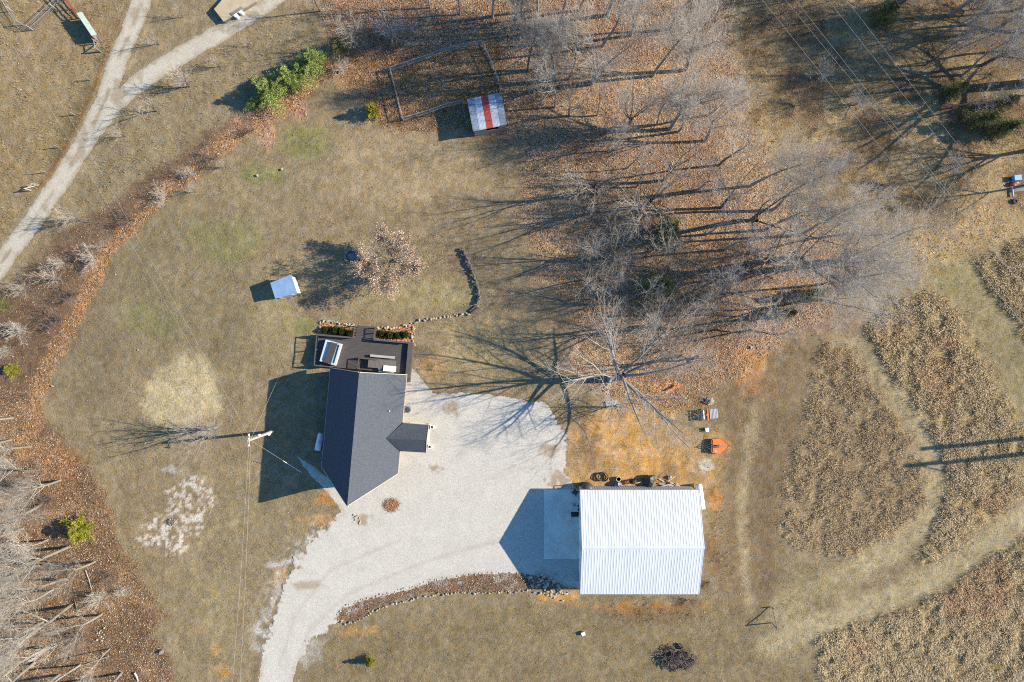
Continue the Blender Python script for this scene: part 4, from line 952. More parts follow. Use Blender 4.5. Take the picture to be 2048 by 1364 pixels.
# debris at the east edge
o = simple(MB().b2(-.42, .42, -.3, .3, 0, .5).b2(-.44, .44, -.32, .32, .501, .56), 'cooler', M['blueplastic'], 2030, 357, .1, 'light blue lidded box among junk at the wood edge', 'box')
simple(MB().slab([(-.7, -.25, .1), (.6, -.4, .15), (.75, .3, .2), (-.5, .3, .12)], .05), 'sheet_of_plywood', M['oldwood'], 2037, 378, .2, 'pale sheet of plywood lying below the blue box', 'plywood')  # darker wood colour stands in for tree shade over the sheet
simple(MB().lump((0, 0, .2), (.5, .3, .25), 55, .3), 'red_tarp', mat('faded_red_tarp', (.25, .07, .07, 1), .6, .3), 2028, 368, 0, 'faded red tarp crumpled beside the blue box', 'tarp')
simple(MB().tube([(0, -.6, .12), (0, .6, .12)], .1, 10), 'pipe', M['whitetin'], 2024, 384, .1, 'short pale pipe lying on leaves below the red tarp', 'pipe')
simple(MB().tube([(.24 * math.cos(t), .24 * math.sin(t), .1) for t in [i * math.pi / 10 for i in range(21)]], .12, 8, False), 'tyre', M['black'], 2029, 403, 0, 'old black tyre lying on leaves at the east edge', 'tyre')

# yard pole with lines
pb = P(545, 863); o = thing('utility_pole', 'bleached wooden utility pole with insulators left of the cabin', 'utility pole', pb)
MB().tube([(0, 0, -.05), (0, 0, 4), (0, 0, 7.9)], [.20, .17, .13], 12).build('pole_shaft', M['pole'], o)
MB().bar((-.1, -.75, 7.3), (-.1, .75, 7.3), .1, .12).build('crossarm', M['pole'], o)
for y in (-.6, .6, .15): MB().lathe((-.1, y, 7.37), [(.04, 0), (.09, .06), (.05, .12), (.08, .18), (.03, .24)], 10).build('insulator', M['insul'], o)
MB().lathe((.3, .25, 5.0), [(.14, 0), (.16, .35), (.06, .45)], 12).build('yard_lamp', M['white'], o)
MB().bar((.05, .0, 5.2), (.3, .25, 5.2), .05).build('lamp_bracket', M['grey'], o)
MB().box((.18, -.1, 1.6), (.1, .3, .5)).tube([(.22, .05, 0), (.22, .05, 4.4)], .04, 8).build('meter_conduit', M['insul'], o)
def wire(p0, p1, sag, r, lab, cat='power line', nm='power_line', group=None):
    p0 = Vector(p0); p1 = Vector(p1); pts = [p0.lerp(p1, t / 16) - Vector((0, 0, sag * 4 * (t / 16) * (1 - t / 16))) for t in range(17)]
    o = MB().tube([p - p0 for p in pts], r, 5).build(nm, M['wire']); o.location = p0; return tag(o, lab, cat, group)
top = lambda dx, dy, z: pb + Vector((dx, dy, z))
wire(top(-.1, .6, 7.5), P(-70, -125, 7.5), .5, .005, 'thin wire crossing the west lawn from pole, nearer the cabin', group='wires from the yard pole')
wire(top(-.1, -.6, 7.5), P(-105, -125, 7.5), .5, .005, 'thin wire crossing the west lawn from pole, farther from the cabin', group='wires from the yard pole')
wire(top(-.1, -.6, 7.45), P(455, 1480, 7.5), .4, .008, 'left of the two pale wires running from pole to lower edge', group='wires from the yard pole')
wire(top(.1, -.5, 7.45), P(473, 1480, 7.5), .4, .008, 'right of the two pale wires running from pole to lower edge', group='wires from the yard pole')
wire(top(0, 0, 7.2), P(603, 945), .0, .009, 'taut guy wire from yard pole down into cabin shadow', 'guy wire', 'guy_wire')
wire(top(0, 0, 7.2), P(557, 755), .0, .009, 'taut guy wire from yard pole toward the deck corner', 'guy wire', 'guy_wire')
for g0, g1, lab in (((603, 945), (534, 903), 'pale guard sleeve on the guy wire in the cabin shadow'),):
    p0 = P(*g0); p1 = top(0, 0, 7.2); o = MB().tube([Vector(), (p1 - p0) * .38], .03, 8).build('guy_guard', M['insul']); o.location = p0; tag(o, lab, 'guy guard')
# the transmission line over the east wood
for (a_, b_), lab in zip((((1528, 0), (2048, 646)), ((1574, 0), (1960, 464)), ((1594, 0), (1962, 462)), ((1660, 0), (2027, 460)), ((1697, 0), (1931, 303))),
                         ('lowest pale power line over the east wood, nearest the bare trees', 'second power line over the east wood, converging with its neighbour', 'middle power line over the east wood, converging with the second', 'fourth power line over the east wood, brightest of the five', 'upper right power line over the east wood, nearest the corner')):
    p0, p1 = P(*a_, 11.5), P(*b_, 11.5); d = (p1 - p0).normalized()
    wire(p0 - d * 18, p0 + d * 62, .3, .011, lab, group='power lines over the wood')
for px, py, h, lab in ((2236, 887, 15.2, 'tall pole outside the east edge casting the lower long shadow'), (2238, 856, 14.0, 'tall pole outside the east edge casting the upper long shadow')):
    o = thing('power_pole', lab, 'utility pole', P(px, py)); MB().tube([(0, 0, 0), (0, 0, h)], [.32, .26], 10).build('pole_shaft', M['pole'], o)
    MB().bar((0, -.6, h - 1.0), (0, .6, h - 1.0), .16, .18).build('crossarm', M['pole'], o); MB().bar((0, -1.4 if h > 15 else 1.2, h - 3.2), (0, 0, h - .9), .12).build('brace', M['pole'], o)

# ------------------------------------------------------------------ stones
ST = [MB().lump((0, 0, .35), (1, .85, .55), 60 + i, .22, 1) for i in range(5)]
ST = [s_.build('stone', M['stone']) for s_ in ST]
for s_ in ST: s_.location = (0, 0, -30)
used = set()
def stone(px, py, r, lab, group, z=0.0, mi=None, m=None):
    i = rnd.randrange(5) if mi is None else mi
    s_ = ST[i]
    o = s_ if i not in used else s_.copy()
    if i in used: COL.objects.link(o)
    used.add(i)
    o.location = P(px, py) + Vector((0, 0, z)); o.rotation_euler = (0, 0, rnd.uniform(0, 6.3)); o.scale = (r, r * rnd.uniform(.7, 1), r * rnd.uniform(.7, 1.1))
    o['label'] = lab; o['category'] = 'stone'; o['group'] = group; return o
def stone_row(pts, step, r, lab, group, jit=1.2):
    for (x0, y0), (x1, y1) in zip(pts[:-1], pts[1:]):
        L = math.hypot(x1 - x0, y1 - y0); n = max(1, round(L / step))
        for i in range(n):
            t = (i + rnd.uniform(.2, .8)) / n
            stone(x0 + (x1 - x0) * t + rnd.gauss(0, jit), y0 + (y1 - y0) * t + rnd.gauss(0, jit), r * rnd.uniform(.6, 1.25), lab, group)
stone_row([(1066, 1180), (1000, 1185), (920, 1186), (850, 1192), (790, 1206), (745, 1223), (725, 1240), (695, 1247), (677, 1241), (673, 1230), (690, 1211), (715, 1203), (762, 1189)], 6.4, .15, 'pale stone in the curved edging of the long island bed', 'edging stones of the island bed')
stone_row([(762, 1189), (822, 1174), (882, 1157), (940, 1148), (1010, 1145), (1045, 1149), (1062, 1160), (1068, 1180), (1061, 1198)], 8.0, .13, 'rough stone along the driveway side of the island bed', 'driveway side stones of the island bed')
stone_row([(641, 643), (662, 643), (690, 648), (714, 652)], 5, .19, 'cream stone edging the shrub bed left of the deck stairs', 'edging stones left of the stairs')
stone_row([(641, 645), (640, 662)], 5, .19, 'cream stone at the outer end of the left shrub bed', 'end stones of the left shrub bed')
stone_row([(754, 656), (790, 656), (822, 648), (852, 640), (900, 632), (940, 627)], 6.2, .2, 'cream stone in the row linking the deck bed and dry wall', 'edging stones right of the stairs')
stone_row([(827, 650), (826, 672), (827, 692)], 4.5, .22, 'cream stone in the short column beside the right deck corner', 'stones beside the right deck corner')
for i in range(44):
    x, y = rnd.gauss(1090, 14), rnd.gauss(1164, 8); stone(x, y, rnd.uniform(.12, .3), 'rock in the heap shaded by the barn', 'rocks heaped beside the barn', rnd.uniform(0, .15))
for i in range(34):
    x, y = rnd.uniform(1075, 1140), rnd.gauss(1186, 5); stone(x, y, rnd.uniform(.08, .24), 'sunlit rubble stone spilled on orange soil by the barn', 'rubble stones by the barn')
for i in range(26):
    t, r_ = rnd.uniform(0, 6.3), rnd.random() ** .5; stone(1419 + 7 * r_ * math.cos(t), 802 + 7 * r_ * math.sin(t), rnd.uniform(.12, .24), 'cream stone in the round pile above the pallet', 'stones of the round pile', (1 - r_) * .5)
for i in range(14):
    stone(rnd.gauss(713, 6), rnd.gauss(1037, 4), rnd.uniform(.08, .2), 'brown rock in the small scatter below the cabin prow', 'rocks below the cabin prow')
for i in range(14):
    stone(rnd.gauss(205, 8), rnd.gauss(1275, 14), rnd.uniform(.1, .22), 'pale rock among leaves in the lower left wood', 'rocks in the lower left wood')
for i, (px, py, lab) in enumerate(((564, 339, 'small pale rock alone on the green lawn'), (515, 351, 'small pale rock left of the lone lawn rock'), (1502, 695, 'grey flat rock at the right wood edge'), (105, 772, 'pale rock on the leaf band corner'), (276, 700, 'tiny white rock on the west lawn'), (262, 770, 'tiny white rock above the straw patch'))):
    stone(px, py, .22 if i < 4 else .12, lab, 'single rocks')
def ring(px, py, r, n, sr, lab):
    o = thing('fire_ring', lab, 'fire pit', P(px, py))
    for i in range(n):
        t = i * 6.283 / n; MB().lump((r * math.cos(t), r * math.sin(t), sr * .5), (sr, sr * .8, sr * .8), 200 + i, .2, 1).build('stone', M['darkstone'] if i % 3 else M['stone'], o)
    MB().lump((0, 0, .0), (r * .75, r * .75, .06), 3, .2, 2).build('ash_bed', M['darkstone'], o)
ring(703, 513, .82, 15, .24, 'round stone fire ring in the shade of the copper tree'); ring(344, 1044, .38, 9, .13, 'small stone fire ring on the white rock patch')
# dry stone wall
o = thing('dry_stone_wall', 'curving dark dry stone retaining wall on the east lawn', 'stone wall', P(940, 550)); c = P(940, 550)
wp = [(925, 497), (932, 512), (940, 530), (947, 548), (953, 566), (957, 582), (959, 598), (954, 608)]; mb = MB()
for k in range(150):
    t = k / 150 * (len(wp) - 1); i = int(t); f = t - i; x = wp[i][0] + (wp[i + 1][0] - wp[i][0]) * f; y = wp[i][1] + (wp[i + 1][1] - wp[i][1]) * f
    p = P(x + rnd.gauss(0, .9), y) - c; mb.lump((p.x, p.y, rnd.choice((.08, .2, .32, .42))), (rnd.uniform(.12, .2), rnd.uniform(.1, .16), .11), 300 + k, .2, 1)
mb.build('stonework', M['darkstone'], o)
for k, lab in enumerate(('upper dark timber step at the end of the dry stone wall', 'lower dark timber step at the end of the dry stone wall')):
    o = MB().box((0, 0, .12), (1.15, .2, .24)).build('timber_step', M['rail']); o.location = P(948 + 2.5 * k, 618 + 3.5 * k); o.location = P(947 + k * 3, 617 + k * 4); o.rotation_euler.z = R(38); tag(o, lab, 'step', 'timber steps')
simple(MB().tube([(-.1, 0, .0), (0, 0, .35)], [.3, .22], 9), 'stump', M['oldwood'], 325, 1303, 0, 'cut stump on the lower left lawn edge', 'stump')
for i, (x0, y0, x1, y1, lab) in enumerate(((270, 1345, 277, 1362, 'pale short log by the lower left lawn edge'), (60, 1322, 105, 1290, 'long pale fallen log in the lower left wood'), (172, 1140, 184, 1178, 'thin pale fallen branch in the lower left wood'), (150, 1200, 156, 1225, 'dark fallen branch stub in the lower left wood'), (218, 1312, 160, 1332, 'thin grey fallen pole near the lower edge'))):
    p0, p1 = P(x0, y0), P(x1, y1); o = MB().tube([Vector((0, 0, .1)), (p1 - p0) * .5 + Vector((.1, 0, .14)), (p1 - p0) + Vector((0, 0, .1))], [.13, .11, .07] if i < 2 else [.05, .045, .03], 8).build('fallen_log', M['palewood'] if i != 3 else M['oldwood']); o.location = p0; tag(o, lab, 'log', 'fallen logs')
# ------------------------------------------------------------------ trees
def grow(out, rg, p, d, L, r, lev, G):
    n = G['n'][lev]; pts = [p]; rs = [r]; step = L / n; tp = G['taper'][lev]; dirs = []
    for i in range(1, n + 1):
        w = G['wob'][lev]
        d = (d + Vector((rg.gauss(0, w), rg.gauss(0, w), rg.gauss(0, w) + G['up'][lev]))).normalized(); dirs.append(d)
        p = p + d * step; pts.append(p); rs.append(max(G['rmin'] * (1 if lev < 3 else .6 if lev < 4 else .44), r * (1 - (1 - tp) * i / n)))
    out.append((lev, pts, rs))
    if lev + 1 >= G['lev']: return
    k = G['k'][lev]; s0 = G['start'][lev]; az = rg.uniform(0, 6.28)
    for j in range(k):
        t = s0 + (1 - s0) * (j + rg.random()) / k
        f = t * n; i = min(int(f), n - 1); f -= i
        q = pts[i].lerp(pts[i + 1], f); rr = rs[i] * (1 - f) + rs[i + 1] * f; dd = dirs[i]
        az += 2.4 + rg.gauss(0, .5); u = dd.orthogonal().normalized(); v = dd.cross(u)
        a = R(G['ang'][lev]) * rg.uniform(.65, 1.3)
        cd = dd * math.cos(a) + (u * math.cos(az) + v * math.sin(az)) * math.sin(a)
        cl = L * G['ratio'][lev] * (1 - G['fall'][lev] * (t - s0) / (1 - s0 + 1e-6)) * rg.uniform(.65, 1.25)
        grow(out, rg, q, cd, cl, max(G['rmin'] * (1 if lev < 2 else .6 if lev < 3 else .44), rr * G['rk'][lev]), lev + 1, G)
def tubes(chains, sides):
    Vs = []; Fs = []; o = 0
    for lev, pts, rs in chains:
        n = sides[lev]; A = np.array([tuple(p) for p in pts]); m = len(A); d = A[-1] - A[0]; d /= np.linalg.norm(d) + 1e-9
        u = np.cross(d, (0, 0, 1.) if abs(d[2]) < .9 else (1., 0, 0)); u /= np.linalg.norm(u); v = np.cross(d, u)
        a = np.arange(n) * 2 * math.pi / n; ring = np.cos(a)[:, None] * u + np.sin(a)[:, None] * v
        Vs.append((A[:, None] + np.array(rs)[:, None, None] * ring[None]).reshape(-1, 3))
        i = np.arange(m - 1)[:, None] * n; k = np.arange(n)[None]; k2 = (k + 1) % n
        Fs.append(np.stack([i + k, i + k2, i + n + k2, i + n + k], -1).reshape(-1, 4) + o); o += m * n
    return np.concatenate(Vs), np.concatenate(Fs)
BARK = {'grey': mat('grey_bark', alb(150, 142, 134), .9, c2=alb(186, 178, 168), scale=1.2, objvar=.12, spec=.2),
        'dark': mat('dark_bark', alb(98, 86, 78), .9, c2=alb(136, 122, 112), scale=1.5, objvar=.12, spec=.2),
        'pale': mat('pale_bark', alb(134, 124, 110), .9, c2=alb(172, 162, 146), scale=1.2, objvar=.1, spec=.2),
        'twig': mat('grey_twigs', alb(204, 190, 172), .9, c2=alb(234, 222, 206), scale=.6, objvar=.14, spec=.2),
        'ptwig': mat('pale_twigs', alb(172, 162, 150), .9, c2=alb(204, 196, 184), scale=.6, objvar=.1, spec=.2),
        'btwig': mat('brown_twigs', alb(128, 104, 92), .9, c2=alb(160, 136, 122), scale=.6, objvar=.14, spec=.2)}
SIDES = {0: 9, 1: 6, 2: 4, 3: 3, 4: 3, 5: 3}
HIDE = (0, 0, -60)
def proto(name, cat, chains, split, mt, mc):
    o = thing(name, 'x', cat, HIDE)
    V, F = tubes([c for c in chains if c[0] <= split], SIDES); np_mesh('trunk', V, F, mt, o, smooth=True)
    V, F = tubes([c for c in chains if c[0] > split], SIDES); np_mesh('crown', V, F, mc, o, smooth=True)
    return o
def oak(seed, h, spread=1.0, name='bare_oak', mt='dark', mc='twig', k=(6, 8, 6, 3), fork=.46, rat=1.3, rr=.02, rk0=.46, rmin=.0095):
    rg = random.Random(seed); ch = []
    G = dict(lev=5, n=[5, 8, 6, 4, 2], wob=[.05, .07, .09, .11, .14], up=[0, .05, .05, .04, .03], taper=[.72, .2, .22, .3, .5], rmin=rmin,
             k=list(k), start=[.62, .22, .15, .1], ang=[32 * spread, 36, 38, 40], ratio=[rat, .5, .58, .55], fall=[-.1, .4, .45, .4], rk=[rk0, .42, .5, .6])
    grow(ch, rg, Vector((0, 0, -.1)), Vector((0, 0, 1)), h * fork, h * rr, 0, G)
    return proto(name, 'tree', ch, 1, BARK[mt], BARK[mc])
def tall(seed, h, name='bare_tree', mt='grey', mc='twig', lean=.04, k=(14, 7, 5, 3), rmin=.0095, low=.42):
    rg = random.Random(seed); ch = []
    G = dict(lev=5, n=[12, 6, 5, 3, 2], wob=[lean, .08, .1, .12, .14], up=[.02, .08, .06, .04, .03], taper=[.12, .25, .25, .3, .5], rmin=rmin,
             k=list(k), start=[low, .15, .12, .1], ang=[44, 38, 40, 40], ratio=[.4, .52, .58, .56], fall=[.6, .4, .45, .4], rk=[.44, .46, .5, .6])
    grow(ch, rg, Vector((0, 0, -.1)), Vector((rg.gauss(0, .05), rg.gauss(0, .05), 1)).normalized(), h * .97, h * .0145, 0, G)
    return proto(name, 'tree', ch, 0, BARK[mt], BARK[mc])
def vase(seed, h, name='small_bare_tree', mt='dark', mc='twig', stems=6, tilt=.45, k=(0, 9, 6, 4)):
    rg = random.Random(seed); ch = []
    G = dict(lev=4, n=[3, 7, 4, 2], wob=[.05, .1, .15, .15], up=[0, .05, .04, .03], taper=[.8, .2, .3, .4], rmin=.010,
             k=[0, k[1], k[2]], start=[.5, .2, .15], ang=[40, 36, 42], ratio=[1, .42, .45], fall=[0, .5, .5], rk=[.5, .5, .5])
    ch.append((0, [Vector((0, 0, -.1)), Vector((0, 0, h * .06)), Vector((0, 0, h * .12))], [h * .018, h * .016, h * .014]))
    for i in range(stems):
        a = i * 6.283 / stems + rg.uniform(-.4, .4); t = rg.uniform(.3, 1) * tilt
        grow(ch, rg, Vector((0, 0, h * .08)), Vector((math.cos(a) * t, math.sin(a) * t, 1)).normalized(), h * rg.uniform(.7, .98), h * .009, 1, G)
    return proto(name, 'tree', ch, 1, BARK[mt], BARK[mc])
OAK = [oak(3, 12), oak(8, 12, 1.1), oak(21, 12, .9)]
BIG = [oak(5, 14, 1.75, mt='grey', k=(10, 11, 7, 4), fork=.34, rat=1.75, rr=.033, rk0=.46)]
HAZE = [oak(71, 12, mt='grey', k=(7, 12, 9, 5), rmin=.0085), oak(74, 12, 1.1, k=(7, 12, 9, 5), rmin=.0085), oak(77, 12, .85, mt='grey', k=(7, 12, 9, 5), rmin=.0085)]
POAK = [oak(31, 12, 1.0, mt='pale', mc='ptwig')]
TALL = [tall(4, 13), tall(9, 13), tall(14, 13, mt='dark'), tall(17, 13, lean=.07)]
HTALL = [tall(81, 13, k=(18, 10, 8, 4), rmin=.0085), tall(84, 13, k=(18, 10, 8, 4), rmin=.0085, lean=.06), tall(87, 13, k=(18, 10, 8, 4), rmin=.0085)]
PALE = [tall(23, 13, mt='pale', mc='ptwig', k=(22, 10, 7, 4), low=.2), tall(27, 13, mt='pale', mc='ptwig', lean=.09, k=(22, 10, 7, 4), low=.26)]
WIDE = [vase(61, 8.5, mt='pale', mc='ptwig', stems=9, tilt=.55, k=(0, 11, 8, 4))]
THIN = [tall(33, 8, name='thin_bare_tree', k=(11, 6, 4, 2)), tall(38, 8, name='thin_bare_tree', lean=.08, mt='dark', k=(11, 6, 4, 2))]
VASE = [vase(41, 4.5), vase(44, 4.5, stems=8), vase(47, 4.5, stems=4, tilt=.3)]
BUSH = [vase(51, 3.0, name='bare_bush', mt='dark', mc='btwig', stems=14, tilt=1.0), vase(54, 3.0, name='bare_bush', mt='grey', mc='twig', stems=14, tilt=1.0)]
KIND = dict(W=(WIDE, 8.5), H=(HAZE, 12), U=(HTALL, 13), O=(OAK, 12), B=(BIG, 14), Q=(POAK, 12), T=(TALL, 13), P=(PALE, 13), N=(THIN, 8), V=(VASE, 4.5), S=(BUSH, 3))
GROUPS = dict(W='small bare trees', H='bare spreading trees', U='bare forest trees', O='bare spreading trees', B='bare spreading trees', Q='bare spreading trees', T='bare forest trees', P='pale trunked forest trees', N='thin understory trees', V='small bare trees', S='bare bushes')
cnt = {}; seen_proto = set()
def plant(kind, px, py, h, lab, wide=1.0, var=None, turn=None):
    ps, h0 = KIND[kind]; i = cnt.get(kind, 0) if var is None else var; cnt[kind] = cnt.get(kind, 0) + 1
    src = ps[i % len(ps)]; s_ = h / h0; loc = P(px, py); rz = rnd.uniform(0, 6.28) if turn is None else turn; sc = (s_ * wide, s_ * wide, s_)
    if src.name not in seen_proto:
        seen_proto.add(src.name); src.location = loc; src.rotation_euler = (0, 0, rz); src.scale = sc; src['label'] = lab; src['group'] = GROUPS[kind]; return src
    return copy_tree(src, lab, loc, rz, sc, GROUPS[kind])
BIG_TURN = 3.6
